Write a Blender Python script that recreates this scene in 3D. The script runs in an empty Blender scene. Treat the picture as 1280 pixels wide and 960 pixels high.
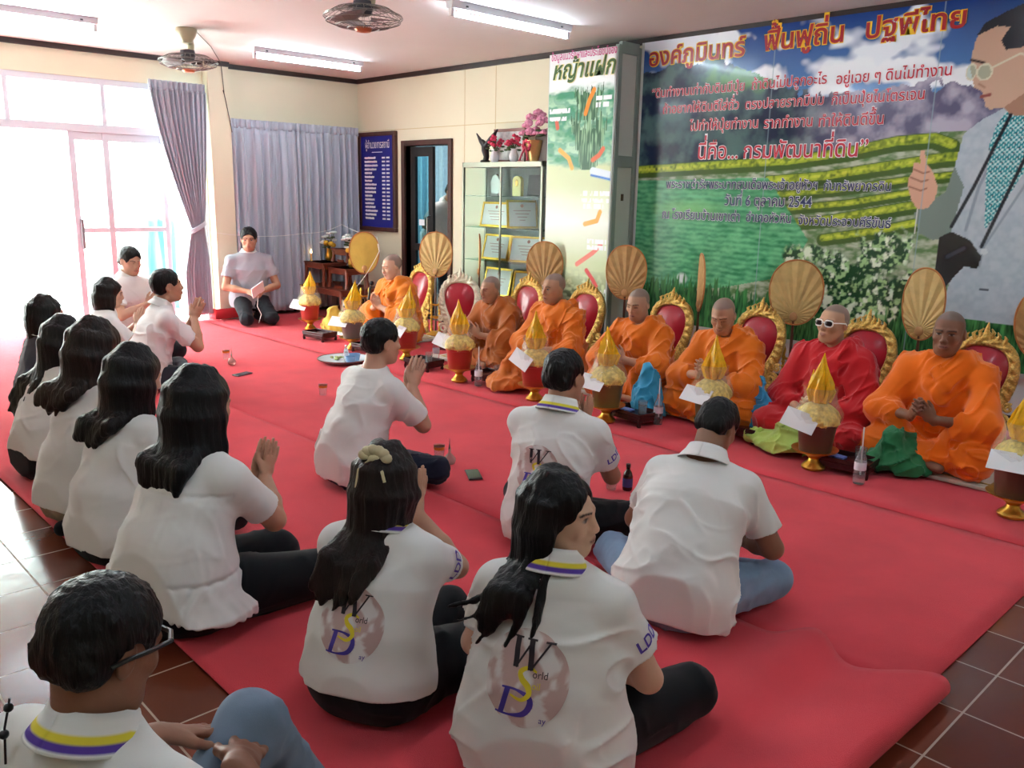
import bpy, bmesh, math, random, os
import numpy as np
from mathutils import Vector, Matrix
from mathutils.bvhtree import BVHTree
PI = math.pi
random.seed(7)
SC = bpy.context.scene
COL = SC.collection

# ---------------------------------------------------------------- camera
CAM_R = (0.68779322, 0.72564224, 0.01959153)
CAM_U = (-0.17197507, 0.13666552, 0.97557527)
CAM_F = (-0.70524114, 0.67436331, -0.21879)
EYE = 1.5
cam = bpy.data.cameras.new('camera')
cam.sensor_width = 36.0
cam.lens = 1064.6 / 1280 * 36
cam.clip_start = 0.02
cam_ob = bpy.data.objects.new('camera', cam)
COL.objects.link(cam_ob)
cam_ob.matrix_world = Matrix(((CAM_R[0], CAM_U[0], -CAM_F[0], 0), (CAM_R[1], CAM_U[1], -CAM_F[1], 0),
                              (CAM_R[2], CAM_U[2], -CAM_F[2], EYE), (0, 0, 0, 1)))
SC.camera = cam_ob

# ---------------------------------------------------------------- light and exposure
SC.view_settings.view_transform = 'Standard'
SC.view_settings.look = 'None'
SC.view_settings.gamma = 1
SC.view_settings.use_curve_mapping = False
SC.view_settings.exposure = 0.78
world = bpy.data.worlds.new('daylight')
world.use_nodes = True
world.node_tree.nodes['Background'].inputs[0].default_value = (0.88, 0.985, 1.0, 1)
world.node_tree.nodes['Background'].inputs[1].default_value = 16.0
SC.world = world
TUBE_POWER = 42.0           # emission strength of the fluorescent tubes

def portal(loc, sx, sy, rot):
    l = bpy.data.lights.new('window_light', 'AREA')
    l.shape = 'RECTANGLE'; l.size = sx; l.size_y = sy
    l.cycles.is_portal = True
    o = bpy.data.objects.new('window_light', l); COL.objects.link(o)
    o.location = loc; o.rotation_euler = rot
portal((-9.62, 2.23, 1.28), 2.6, 4.1, (0, -PI/2, 0))

# ---------------------------------------------------------------- helpers: tags, materials
def tag(o, label=None, cat=None, group=None, kind=None):
    if label: o['label'] = label
    if cat: o['category'] = cat
    if group: o['group'] = group
    if kind: o['kind'] = kind
    return o

def empty(name, loc=(0, 0, 0), rz=0.0, label=None, cat=None, group=None):
    o = bpy.data.objects.new(name, None)
    o.empty_display_size = 0.1
    COL.objects.link(o)
    o.location = loc
    o.rotation_euler = (0, 0, rz)
    return tag(o, label, cat, group)

def lin(c):
    if isinstance(c, str):
        c = [int(c[i:i+2], 16) / 255 for i in (1, 3, 5)]
    return tuple(x / 12.92 if x <= 0.04045 else ((x + 0.055) / 1.055) ** 2.4 for x in c[:3])

MATS = {}
def mat(name, color, rough=0.5, metal=0.0, var=0.0, vscale=8.0, bump=0.0, bscale=60.0, spec=0.5, trans=0.0, sheen=0.0,
        coat=0.0, emit=0.0, ecol=None, attr=None, sss=0.0, stretch=None, alpha=1.0, ior=1.45, translucent=0.0):
    if name in MATS: return MATS[name]
    m = bpy.data.materials.new(name)
    m.use_nodes = True
    nt = m.node_tree; N = nt.nodes; L = nt.links
    b = N['Principled BSDF']
    c = lin(color)
    b.inputs['Base Color'].default_value = (*c, 1)
    b.inputs['Roughness'].default_value = rough
    b.inputs['Metallic'].default_value = metal
    b.inputs['Specular IOR Level'].default_value = spec
    b.inputs['Transmission Weight'].default_value = trans
    b.inputs['IOR'].default_value = ior
    b.inputs['Sheen Weight'].default_value = sheen
    b.inputs['Coat Weight'].default_value = coat
    b.inputs['Coat Roughness'].default_value = 0.08
    b.inputs['Alpha'].default_value = alpha
    if sss:
        b.inputs['Subsurface Weight'].default_value = sss
        b.inputs['Subsurface Radius'].default_value = (0.012, 0.005, 0.003)
    if emit:
        b.inputs['Emission Color'].default_value = (*lin(ecol or color), 1)
        b.inputs['Emission Strength'].default_value = emit
    tc = N.new('ShaderNodeTexCoord')
    vec = tc.outputs['Object']
    if stretch:
        mp = N.new('ShaderNodeMapping'); mp.inputs['Scale'].default_value = stretch
        L.new(vec, mp.inputs['Vector']); vec = mp.outputs['Vector']
    base = None
    if attr:
        a = N.new('ShaderNodeAttribute'); a.attribute_name = attr; base = a.outputs['Color']
    if var:
        n = N.new('ShaderNodeTexNoise'); n.inputs['Scale'].default_value = vscale; n.inputs['Detail'].default_value = 4
        L.new(vec, n.inputs['Vector'])
        mr = N.new('ShaderNodeMapRange'); mr.inputs['From Min'].default_value = 0.3; mr.inputs['From Max'].default_value = 0.7
        mr.inputs['To Min'].default_value = 1 - var; mr.inputs['To Max'].default_value = 1 + var
        L.new(n.outputs['Fac'], mr.inputs['Value'])
        mx = N.new('ShaderNodeMix'); mx.data_type = 'RGBA'; mx.blend_type = 'MULTIPLY'
        mx.inputs['Factor'].default_value = 1.0
        mx.inputs['A'].default_value = (*c, 1)
        if base: L.new(base, mx.inputs['A'])
        L.new(mr.outputs['Result'], mx.inputs['B'])
        base = mx.outputs['Result']
    if base: L.new(base, b.inputs['Base Color'])
    if bump:
        n2 = N.new('ShaderNodeTexNoise'); n2.inputs['Scale'].default_value = bscale; n2.inputs['Detail'].default_value = 3
        L.new(vec, n2.inputs['Vector'])
        bp = N.new('ShaderNodeBump'); bp.inputs['Strength'].default_value = bump; bp.inputs['Distance'].default_value = 0.01
        L.new(n2.outputs['Fac'], bp.inputs['Height']); L.new(bp.outputs['Normal'], b.inputs['Normal'])
    if translucent:
        t = N.new('ShaderNodeBsdfTranslucent'); ms = N.new('ShaderNodeMixShader'); ms.inputs[0].default_value = translucent
        t.inputs['Color'].default_value = (*c, 1)
        if base: L.new(base, t.inputs['Color'])
        L.new(b.outputs[0], ms.inputs[1]); L.new(t.outputs[0], ms.inputs[2])
        L.new(ms.outputs[0], N['Material Output'].inputs['Surface'])
    MATS[name] = m
    return m

def thin_glass(name, tint='#f4faf8', refl=.5, rough=.02):
    m = bpy.data.materials.new(name); m.use_nodes = True
    N = m.node_tree.nodes; L = m.node_tree.links
    N.remove(N['Principled BSDF'])
    t = N.new('ShaderNodeBsdfTransparent'); t.inputs[0].default_value = (*lin(tint), 1)
    g = N.new('ShaderNodeBsdfGlossy'); g.inputs['Roughness'].default_value = rough
    f = N.new('ShaderNodeFresnel'); f.inputs[0].default_value = 1.45
    k = N.new('ShaderNodeMath'); k.operation = 'MULTIPLY'; k.inputs[1].default_value = refl
    x = N.new('ShaderNodeMixShader')
    geo = N.new('ShaderNodeNewGeometry'); inv = N.new('ShaderNodeMath'); inv.operation = 'SUBTRACT'; inv.inputs[0].default_value = 1.0
    L.new(geo.outputs['Backfacing'], inv.inputs[1]); k2 = N.new('ShaderNodeMath'); k2.operation = 'MULTIPLY'
    L.new(f.outputs[0], k2.inputs[0]); L.new(inv.outputs[0], k2.inputs[1]); L.new(k2.outputs[0], k.inputs[0]); L.new(k.outputs[0], x.inputs[0]); L.new(t.outputs[0], x.inputs[1]); L.new(g.outputs[0], x.inputs[2])
    L.new(x.outputs[0], N['Material Output'].inputs['Surface'])
    return m

# ---------------------------------------------------------------- helpers: meshes
def link_mesh(name, v, f, m, parent=None, smooth=True, col=None, auto=None):
    me = bpy.data.meshes.new(name)
    me.from_pydata([tuple(p) for p in v], [], [tuple(q) for q in f])
    if smooth: me.polygons.foreach_set('use_smooth', [True] * len(me.polygons))
    if m is not None: me.materials.append(m)
    if col is not None:
        a = me.color_attributes.new('Col', 'FLOAT_COLOR', 'POINT')
        a.data.foreach_set('color', np.asarray(col, np.float32).ravel())
    me.update()
    if auto and smooth:
        me.set_sharp_from_angle(angle=auto)
    o = bpy.data.objects.new(name, me)
    COL.objects.link(o)
    if parent is not None: o.parent = parent
    return o

def fast_mesh(name, v, q, m, parent=None, col=None):
    v = np.asarray(v, np.float32); q = np.asarray(q, np.int32)
    me = bpy.data.meshes.new(name)
    me.vertices.add(len(v)); me.vertices.foreach_set('co', v.ravel())
    k = q.shape[1]
    me.loops.add(q.size); me.loops.foreach_set('vertex_index', q.ravel())
    me.polygons.add(len(q)); me.polygons.foreach_set('loop_start', np.arange(0, q.size, k, dtype=np.int32))
    me.polygons.foreach_set('use_smooth', np.ones(len(q), bool))
    if m is not None: me.materials.append(m)
    if col is not None:
        a = me.color_attributes.new('Col', 'FLOAT_COLOR', 'POINT')
        a.data.foreach_set('color', np.asarray(col, np.float32).ravel())
    me.update(calc_edges=True)
    o = bpy.data.objects.new(name, me)
    COL.objects.link(o)
    if parent is not None: o.parent = parent
    return o

class MB:
    """collects shapes and links them as one mesh object"""
    def __init__(s): s.v = []; s.f = []
    def add(s, v, f):
        n = len(s.v); s.v += [tuple(p) for p in v]; s.f += [tuple(i + n for i in q) for q in f]
    def box(s, c, d, rz=0.0, M=None):
        x, y, z = d[0] / 2, d[1] / 2, d[2] / 2
        v = [Vector(p) for p in ((-x,-y,-z),(x,-y,-z),(x,y,-z),(-x,y,-z),(-x,-y,z),(x,-y,z),(x,y,z),(-x,y,z))]
        if rz: v = [Matrix.Rotation(rz, 3, 'Z') @ p for p in v]
        if M is not None: v = [M @ p for p in v]
        s.add([p + Vector(c) for p in v], [(0,3,2,1),(4,5,6,7),(0,1,5,4),(1,2,6,5),(2,3,7,6),(3,0,4,7)])
        return s
    def bx(s, x0, x1, y0, y1, z0, z1):
        return s.box(((x0+x1)/2, (y0+y1)/2, (z0+z1)/2), (abs(x1-x0), abs(y1-y0), abs(z1-z0)))
    def lathe(s, prof, n=24, c=(0, 0, 0), rip=None, lean=(0, 0), cap=True):
        v = []; f = []
        for i, (r, z) in enumerate(prof):
            for k in range(n):
                a = 2 * PI * k / n
                rr = r * (1 + (rip(a, i, z) if rip else 0))
                v.append((c[0] + rr * math.cos(a) + lean[0] * z * z, c[1] + rr * math.sin(a) + lean[1] * z * z, c[2] + z))
        for i in range(len(prof) - 1):
            for k in range(n):
                a, b = i * n + k, i * n + (k + 1) % n
                f.append((a, b, b + n, a + n))
        if cap:
            f.append(tuple(range(n - 1, -1, -1))); t = (len(prof) - 1) * n; f.append(tuple(t + k for k in range(n)))
        s.add(v, f); return s
    def tube(s, pts, r, n=8, closed=False):
        P = [Vector(p) for p in pts]; m = len(P)
        rs = r if isinstance(r, (list, tuple)) else [r] * m
        v = []; f = []; up = None
        for i in range(m):
            if closed: t = P[(i + 1) % m] - P[i - 1]
            else: t = P[min(i + 1, m - 1)] - P[max(i - 1, 0)]
            if t.length < 1e-9: t = Vector((0, 0, 1))
            t.normalize()
            if up is None:
                up = Vector((0, 0, 1)) if abs(t.z) < 0.9 else Vector((1, 0, 0))
            a = (up - t * up.dot(t))
            if a.length < 1e-6: a = t.orthogonal()
            a.normalize(); up = a; b = t.cross(a)
            for k in range(n):
                w = 2 * PI * k / n
                v.append(P[i] + (a * math.cos(w) + b * math.sin(w)) * rs[i])
        for i in range(m if closed else m - 1):
            j = (i + 1) % m
            for k in range(n):
                f.append((i*n+k, i*n+(k+1) % n, j*n+(k+1) % n, j*n+k))
        if not closed:
            f.append(tuple(range(n - 1, -1, -1))); f.append(tuple((m - 1) * n + k for k in range(n)))
        s.add(v, f); return s
    def ball(s, c, r, n=12, m=8):
        if not isinstance(r, (list, tuple)): r = (r, r, r)
        v = []; f = []
        for i in range(m + 1):
            th = PI * i / m
            for k in range(n):
                a = 2 * PI * k / n
                v.append((c[0] + r[0] * math.sin(th) * math.cos(a), c[1] + r[1] * math.sin(th) * math.sin(a), c[2] + r[2] * math.cos(th)))
        for i in range(m):
            for k in range(n):
                f.append((i*n+k, (i+1)*n+k, (i+1)*n+(k+1) % n, i*n+(k+1) % n))
        s.add(v, f); return s
    def prism(s, poly, y0, y1):
        """polygon in x,z extruded along y"""
        n = len(poly)
        v = [(x, y0, z) for x, z in poly] + [(x, y1, z) for x, z in poly]
        f = [tuple(range(n)), tuple(range(2*n-1, n-1, -1))] + [(i, i + n, (i+1) % n + n, (i+1) % n) for i in range(n)]
        s.add(v, f); return s
    def sheet(s, fn, nu, nv):
        v = [fn(i / nu, j / nv) for j in range(nv + 1) for i in range(nu + 1)]
        f = [(j*(nu+1)+i, j*(nu+1)+i+1, (j+1)*(nu+1)+i+1, (j+1)*(nu+1)+i) for j in range(nv) for i in range(nu)]
        s.add(v, f); return s
    def build(s, name, m, parent=None, smooth=True, auto=0.7, bevel=0.0, loc=None, solid=0.0):
        o = link_mesh(name, s.v, s.f, m, parent, smooth, auto=auto)
        if solid:
            d = o.modifiers.new('thickness', 'SOLIDIFY'); d.thickness = solid; d.offset = 0
        if bevel:
            d = o.modifiers.new('bevel', 'BEVEL'); d.width = bevel; d.segments = 2; d.limit_method = 'ANGLE'
        if loc is not None: o.location = loc
        return o

def kids(o): return [c for c in COL.objects if c.parent == o]
def copy_tree(o, parent=None):
    c = o.copy(); COL.objects.link(c)
    if parent is not None: c.parent = parent
    for ch in list(o.children): copy_tree(ch, c)
    return c
def place(o, loc, rz=None, label=None, group=None):
    o.location = loc
    if rz is not None: o.rotation_euler = (0, 0, rz)
    if label: o['label'] = label
    if group: o['group'] = group
    return o

# photo pixel -> point on a plane of the room (used for measuring where things stand)
def _ray(x, y):
    a, b = x - 640, y - 480
    return [CAM_F[i] * 1064.6 + CAM_R[i] * a - CAM_U[i] * b for i in range(3)]
def on_z(x, y, z=0.0):
    d = _ray(x, y); t = (z - EYE) / d[2]; return Vector((d[0] * t, d[1] * t, z))
def on_y(x, y, Y):
    d = _ray(x, y); t = Y / d[1]; return Vector((d[0] * t, Y, EYE + d[2] * t))
def on_x(x, y, X):
    d = _ray(x, y); t = X / d[0]; return Vector((X, d[1] * t, EYE + d[2] * t))

# ---------------------------------------------------------------- writing
def text_mesh(body, width=None, height=None, bold=0.0, shear=0.0, align='CENTER', sub=0):
    """text as a mesh in its own x,y plane; returns verts, faces scaled to the wanted width / cap height"""
    c = bpy.data.curves.new('writing', 'FONT'); c.body = body; c.size = 1.0; c.align_x = align
    c.offset = bold; c.shear = shear; c.resolution_u = 3
    o = bpy.data.objects.new('writing', c); COL.objects.link(o)
    dg = bpy.context.evaluated_depsgraph_get()
    me = bpy.data.meshes.new_from_object(o.evaluated_get(dg))
    v = np.array([p.co[:] for p in me.vertices]).reshape(-1, 3); f = [tuple(p.vertices) for p in me.polygons]
    bpy.data.objects.remove(o); bpy.data.curves.remove(c); bpy.data.meshes.remove(me)
    if len(v) == 0: return v, f
    w = v[:, 0].max() - v[:, 0].min()
    sx = width / w if width else 1.0
    sy = height if height else sx
    v[:, 0] *= sx; v[:, 1] *= sy
    return v, f
# ---------------------------------------------------------------- implicit surfaces (bodies, cloth, hair)
def _hash(ix, iy, iz, seed):
    n = (ix.astype(np.int64) * 374761393 + iy.astype(np.int64) * 668265263 + iz.astype(np.int64) * 2147483647 + seed * 1274126177) & 0xffffffff
    n = ((n ^ (n >> 13)) * 1274126177) & 0xffffffff
    return ((n ^ (n >> 16)) & 0xffff).astype(np.float32) / 65535.0
def vnoise(P, scale, seed=0):
    p = P * scale; i = np.floor(p); fr = (p - i).astype(np.float32); fr = fr * fr * (3 - 2 * fr); i = i.astype(np.int64)
    o = 0
    for dx in (0, 1):
        for dy in (0, 1):
            for dz in (0, 1):
                w = (fr[:, 0] if dx else 1 - fr[:, 0]) * (fr[:, 1] if dy else 1 - fr[:, 1]) * (fr[:, 2] if dz else 1 - fr[:, 2])
                o = o + w * _hash(i[:, 0] + dx, i[:, 1] + dy, i[:, 2] + dz, seed)
    return o * 2 - 1

class Vol:
    def __init__(s, lo, hi, h):
        s.lo = np.array(lo, np.float32); s.h = h
        s.n = np.ceil((np.array(hi) - s.lo) / h).astype(int) + 1
        s.d = np.full(s.n, 0.25, np.float32)
    def _sub(s, lo, hi, pad):
        a = np.clip(np.floor((np.array(lo) - pad - s.lo) / s.h).astype(int), 0, s.n)
        b = np.clip(np.ceil((np.array(hi) + pad - s.lo) / s.h).astype(int) + 1, 0, s.n)
        if (b <= a).any(): return None
        g = [(s.lo[i] + s.h * np.arange(a[i], b[i])).astype(np.float32) for i in range(3)]
        return (slice(a[0], b[0]), slice(a[1], b[1]), slice(a[2], b[2])), g[0][:, None, None], g[1][None, :, None], g[2][None, None, :]
    def put(s, fn, lo, hi, k=0.0, op='u'):
        r = s._sub(lo, hi, k + 3 * s.h + 0.01)
        if r is None: return
        sl, X, Y, Z = r
        d = fn(X, Y, Z); a = s.d[sl]
        if op == 'u':
            if k > 0:
                w = np.maximum(k - np.abs(a - d), 0) / k
                s.d[sl] = np.minimum(a, d) - w * w * k * 0.25
            else: s.d[sl] = np.minimum(a, d)
        else:
            d = -d
            if k > 0:
                w = np.maximum(k - np.abs(a - d), 0) / k
                s.d[sl] = np.maximum(a, d) + w * w * k * 0.25
            else: s.d[sl] = np.maximum(a, d)
    def cap(s, a, b, ra, rb, k=0.0, side=None, fl=1.0, op='u', flat=False):
        """tapered capsule; side/fl: stretch fl times along the unit vector side"""
        a = np.array(a, np.float32); b = np.array(b, np.float32)
        R = max(ra, rb) * max(1.0, fl)
        ab = b - a; L2 = max(float(ab @ ab), 1e-9)
        def fn(X, Y, Z):
            px, py, pz = X - a[0], Y - a[1], Z - a[2]
            t = np.clip((px * ab[0] + py * ab[1] + pz * ab[2]) / L2, 0, 1)
            qx, qy, qz = px - t * ab[0], py - t * ab[1], pz - t * ab[2]
            q2 = qx * qx + qy * qy + qz * qz
            if side is not None:
                q = qx * side[0] + qy * side[1] + qz * side[2]
                q2 = q2 - q * q * (1 - 1 / (fl * fl))
            r = np.sqrt(np.maximum(q2, 0)) - (ra + (rb - ra) * t)
            if flat: r = np.maximum(r, ((px * ab[0] + py * ab[1] + pz * ab[2]) / L2 - 1) * L2 ** 0.5)
            return r
        s.put(fn, np.minimum(a, b) - R, np.maximum(a, b) + R, k, op)
    def chain(s, pts, rs, k=0.0, side=None, fl=1.0):
        for i in range(len(pts) - 1):
            f = fl if not isinstance(fl, (list, tuple)) else (fl[i] + fl[i+1]) / 2
            s.cap(pts[i], pts[i+1], rs[i], rs[i+1], k, side, f)
    def ell(s, c, r, k=0.0, M=None, op='u'):
        """ellipsoid; M: 3x3 columns = its axes"""
        c = np.array(c, np.float32); R = max(r)
        def fn(X, Y, Z):
            x, y, z = X - c[0], Y - c[1], Z - c[2]
            if M is not None:
                x, y, z = (x*M[0][0] + y*M[1][0] + z*M[2][0], x*M[0][1] + y*M[1][1] + z*M[2][1], x*M[0][2] + y*M[1][2] + z*M[2][2])
            k0 = np.sqrt((x/r[0])**2 + (y/r[1])**2 + (z/r[2])**2)
            k1 = np.sqrt((x/r[0]**2)**2 + (y/r[1]**2)**2 + (z/r[2]**2)**2)
            return k0 * (k0 - 1) / np.maximum(k1, 1e-6)
        s.put(fn, c - R, c + R, k, op)
    def plane(s, n, o, k=0.0):
        """keep the side where n.(p-o) < 0"""
        n = np.array(n, np.float32); n /= np.linalg.norm(n)
        hi = s.lo + s.h * s.n
        s.put(lambda X, Y, Z: -((X-o[0])*n[0] + (Y-o[1])*n[1] + (Z-o[2])*n[2]), s.lo, hi, k, 'd')
    def displace(s, fn, band=None):
        band = band or 4 * s.h
        idx = np.nonzero(np.abs(s.d) < band)
        P = s.lo + s.h * np.stack(idx, 1).astype(np.float32)
        s.d[idx] += fn(P).astype(np.float32)
    def mesh(s):
        D = s.d; n = s.n
        D[0] = np.maximum(D[0], 1e-3); D[-1] = np.maximum(D[-1], 1e-3)
        D[:, 0] = np.maximum(D[:, 0], 1e-3); D[:, -1] = np.maximum(D[:, -1], 1e-3)
        D[:, :, 0] = np.maximum(D[:, :, 0], 1e-3); D[:, :, -1] = np.maximum(D[:, :, -1], 1e-3)
        S = D < 0
        m = n - 1
        cnt = np.zeros(m, np.int8)
        for dx in (0, 1):
            for dy in (0, 1):
                for dz in (0, 1):
                    cnt += S[dx:dx+m[0], dy:dy+m[1], dz:dz+m[2]]
        cells = np.nonzero((cnt > 0) & (cnt < 8))
        ci = np.stack(cells, 1)
        cid = np.full(m, -1, np.int32); cid[cells] = np.arange(len(ci))
        off = [(a, b, c) for a in (0, 1) for b in (0, 1) for c in (0, 1)]
        V = [D[ci[:, 0]+a, ci[:, 1]+b, ci[:, 2]+c] for a, b, c in off]
        acc = np.zeros((len(ci), 3), np.float32); num = np.zeros(len(ci), np.float32)
        for i in range(8):
            for j in range(i + 1, 8):
                dv = np.array(off[j]) - np.array(off[i])
                if np.abs(dv).sum() != 1: continue
                cr = (V[i] < 0) != (V[j] < 0)
                t = np.where(cr, V[i] / np.where(cr, V[i] - V[j], 1), 0)
                p = np.array(off[i], np.float32) + t[:, None] * dv
                acc += np.where(cr[:, None], p, 0); num += cr
        v = s.lo + s.h * (ci + acc / num[:, None])
        quads = []
        for ax in range(3):
            b, c = (ax + 1) % 3, (ax + 2) % 3
            sl0 = [slice(1, m[i]) for i in range(3)]; sl1 = list(sl0)
            sl0[ax] = slice(0, m[ax]); sl1[ax] = slice(1, m[ax] + 1)
            A = S[tuple(sl0)]; B = S[tuple(sl1)]
            e = np.nonzero(A != B)
            if not len(e[0]): continue
            st = [1, 1, 1]; st[ax] = 0
            g = np.stack(e, 1) + np.array(st)
            ob = np.zeros(3, int); ob[b] = 1; oc = np.zeros(3, int); oc[c] = 1
            q = np.stack([cid[tuple((g - ob - oc).T)], cid[tuple((g - oc).T)], cid[tuple(g.T)], cid[tuple((g - ob).T)]], 1)
            fl = ~A[e]
            q[fl] = q[fl][:, ::-1]
            quads.append(q)
        q = np.concatenate(quads)
        q = q[(q >= 0).all(1)]
        return v, q

def sdf_obj(vol, name, m, parent=None, colfn=None):
    v, q = vol.mesh()
    return fast_mesh(name, v, q, m, parent, colfn(v) if colfn else None)
# ---------------------------------------------------------------- people
V3 = lambda *a: np.array(a, np.float64)
def rotm(yaw, pitch, roll=0):
    """columns: right, forward, up of a head turned yaw degrees to its left, nodding pitch degrees down"""
    a, b, c = math.radians(yaw), math.radians(-pitch), math.radians(roll)
    return np.array(Matrix.Rotation(a, 3, 'Z') @ Matrix.Rotation(b, 3, 'X') @ Matrix.Rotation(c, 3, 'Y'))

def ik(S, W, a, b, pole):
    d = W - S; L = np.linalg.norm(d)
    if L > (a + b) * 0.995: W = S + d / L * (a + b) * 0.995; d = W - S; L = np.linalg.norm(d)
    x = (a*a - b*b + L*L) / (2*L); h = math.sqrt(max(a*a - x*x, 0))
    u = d / L; p = pole - u * (pole @ u); p = p / np.linalg.norm(p)
    return S + u * x + p * h, W

def unit(v): v = np.array(v, float); return v / np.linalg.norm(v)

def add_hand(vol, w, f, n, right, curl=10, s=1.0, spread=0.06, thumb=0.55):
    f = unit(f); n = np.array(n, float); n = unit(n - f * (n @ f))
    ts = np.cross(f, n) if right else np.cross(n, f)
    vol.cap(w - f*0.02*s, w + f*0.03*s, 0.021*s, 0.017*s, 0.012, ts, 1.35)
    vol.cap(w + f*0.025*s, w + f*0.078*s, 0.0145*s, 0.0125*s, 0.014, ts, 2.6)
    for off, L, i in ((0.030, 0.070, 0), (0.010, 0.079, 1), (-0.010, 0.073, 2), (-0.029, 0.057, 3)):
        p = w + f*(0.082 - abs(off-0.005)*0.25)*s + ts*off*s
        d = unit(f + ts * off / 0.03 * spread)
        ang = math.radians(curl * (0.7 + 0.12*i))
        r = 0.0088 * s
        for seg in (0.45, 0.32, 0.23):
            q = p + d * L * seg * s
            vol.cap(p, q, r, r*0.93, 0.004); p = q; r *= 0.93
            d = unit(d * math.cos(ang) + n * math.sin(ang))
    p = w + f*0.028*s + ts*0.026*s + n*0.004*s
    q = p + unit(f*0.7 + ts*thumb + n*0.25) * 0.038*s
    vol.cap(p, q, 0.0135*s, 0.0105*s, 0.01)
    vol.cap(q, q + unit(f*0.95 + ts*thumb*0.4 + n*0.2)*0.030*s, 0.0105*s, 0.008*s, 0.004)

def add_head(vol, c, M, s, sex):
    P = lambda x, y, z: c + M @ (V3(x, y, z) * s)
    E = lambda p, r, k=0.0, op='u': vol.ell(P(*p), [x * s for x in r], k, M, op)
    C = lambda a, b, ra, rb, k=0.0: vol.cap(P(*a), P(*b), ra*s, rb*s, k)
    jaw = 0.058 if sex == 'f' else 0.064
    E((0, -0.014, 0.030), (0.074, 0.094, 0.084))
    E((0, 0.030, -0.020), (jaw, 0.060, 0.092), 0.03)
    E((0, 0.040, -0.078), (jaw*0.72, 0.045, 0.038), 0.03)
    E((0, 0.066, -0.098), (0.021, 0.019, 0.017), 0.02)
    for sx in (-1, 1):
        C((sx*0.052, 0.0, -0.045), (sx*0.030, 0.055, -0.092), 0.016, 0.016, 0.03)
        E((sx*0.040, 0.062, -0.022), (0.022, 0.020, 0.022), 0.02)
        C((sx*0.014, 0.089, 0.024), (sx*0.046, 0.072, 0.022), 0.009, 0.008, 0.012)
        E((sx*0.031, 0.093, 0.004), (0.017, 0.011, 0.009), 0.010, 'd')
        E((sx*0.031, 0.0735, 0.003), (0.0145, 0.0125, 0.0105), 0.003)
        C((sx*0.019, 0.0865, 0.0095), (sx*0.043, 0.078, 0.0085), 0.0035, 0.003, 0.003)
        E((sx*0.077, -0.012, -0.008), (0.008, 0.019, 0.031), 0.008)
        E((sx*0.084, -0.006, -0.004), (0.005, 0.010, 0.018), 0.004, 'd')
        E((sx*0.0125, 0.096, -0.033), (0.009, 0.010, 0.008), 0.006)
    C((0, 0.089, 0.012), (0, 0.105, -0.028), 0.008, 0.0115, 0.012)
    E((0, 0.088, -0.060), (0.024, 0.013, 0.016), 0.014)
    E((0, 0.0965, -0.0565), (0.021, 0.008, 0.0055), 0.004)
    E((0, 0.0955, -0.0675), (0.018, 0.008, 0.0065), 0.004)
    E((0, 0.104, -0.0618), (0.020, 0.004, 0.0014), 0.002, 'd')

def face_colors(v, c, M, s, skin, stub=None, lip=(0.55, 0.24, 0.21), brow=(0.03, 0.022, 0.02), open_eyes=True):
    n = len(v); col = np.ones((n, 4), np.float32); col[:, :3] = lin(skin)
    q = ((v - c) @ M) / s
    near = (np.abs(q) < 0.16).all(1)
    x, y, z = q[:, 0], q[:, 1], q[:, 2]; ax = np.abs(x)
    def blend(w, cc):
        w = np.clip(w, 0, 1)[:, None] * near[:, None]
        col[:, :3] = col[:, :3] * (1 - w) + np.array(cc) * w
    if stub is not None:
        hl = np.where(y > 0.0, z - (0.072 - 0.25 * np.maximum(0.06 - y, 0)), z - (0.01 - 0.055 * np.clip(-y / 0.05, 0, 1)))
        blend(np.clip(hl / 0.012, 0, 1) * 0.75, lin(stub))
    e = np.hypot((x*0 + ax - 0.031) / 0.0125, (z - 0.003) / (0.0055 if open_eyes else 0.0025))
    f = y > 0.06
    if open_eyes:
        blend(((1.15 - e) * 6) * f, (0.33, 0.28, 0.25))
        blend((1.1 - np.hypot(ax - 0.031, z - 0.003) / 0.0062) * 4 * f, (0.015, 0.01, 0.008))
    ez = np.abs(z - (0.0085 if open_eyes else 0.002) + ((ax - 0.031) / 0.02) ** 2 * 0.003)
    blend((0.0024 - ez) / 0.0012 * (np.abs(ax - 0.031) < 0.015) * f, brow)
    bz = np.abs(z - 0.0245 + ((ax - 0.030) / 0.025) ** 2 * 0.004)
    blend((0.0048 - bz) / 0.002 * (np.abs(ax - 0.032) < 0.021) * f * (0.5 if stub else 0.85), brow)
    l = np.hypot(x / 0.0235, (z + 0.062) / 0.0115)
    blend((1.05 - l) * 5 * (y > 0.075) * 0.75, np.array(lin(skin)) * 0.35 + np.array(lip) * 0.42)
    blend((0.0016 - np.abs(z + 0.0618)) / 0.001 * (ax < 0.021) * (y > 0.075) * 0.8, (0.06, 0.02, 0.018))
    return col

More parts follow.
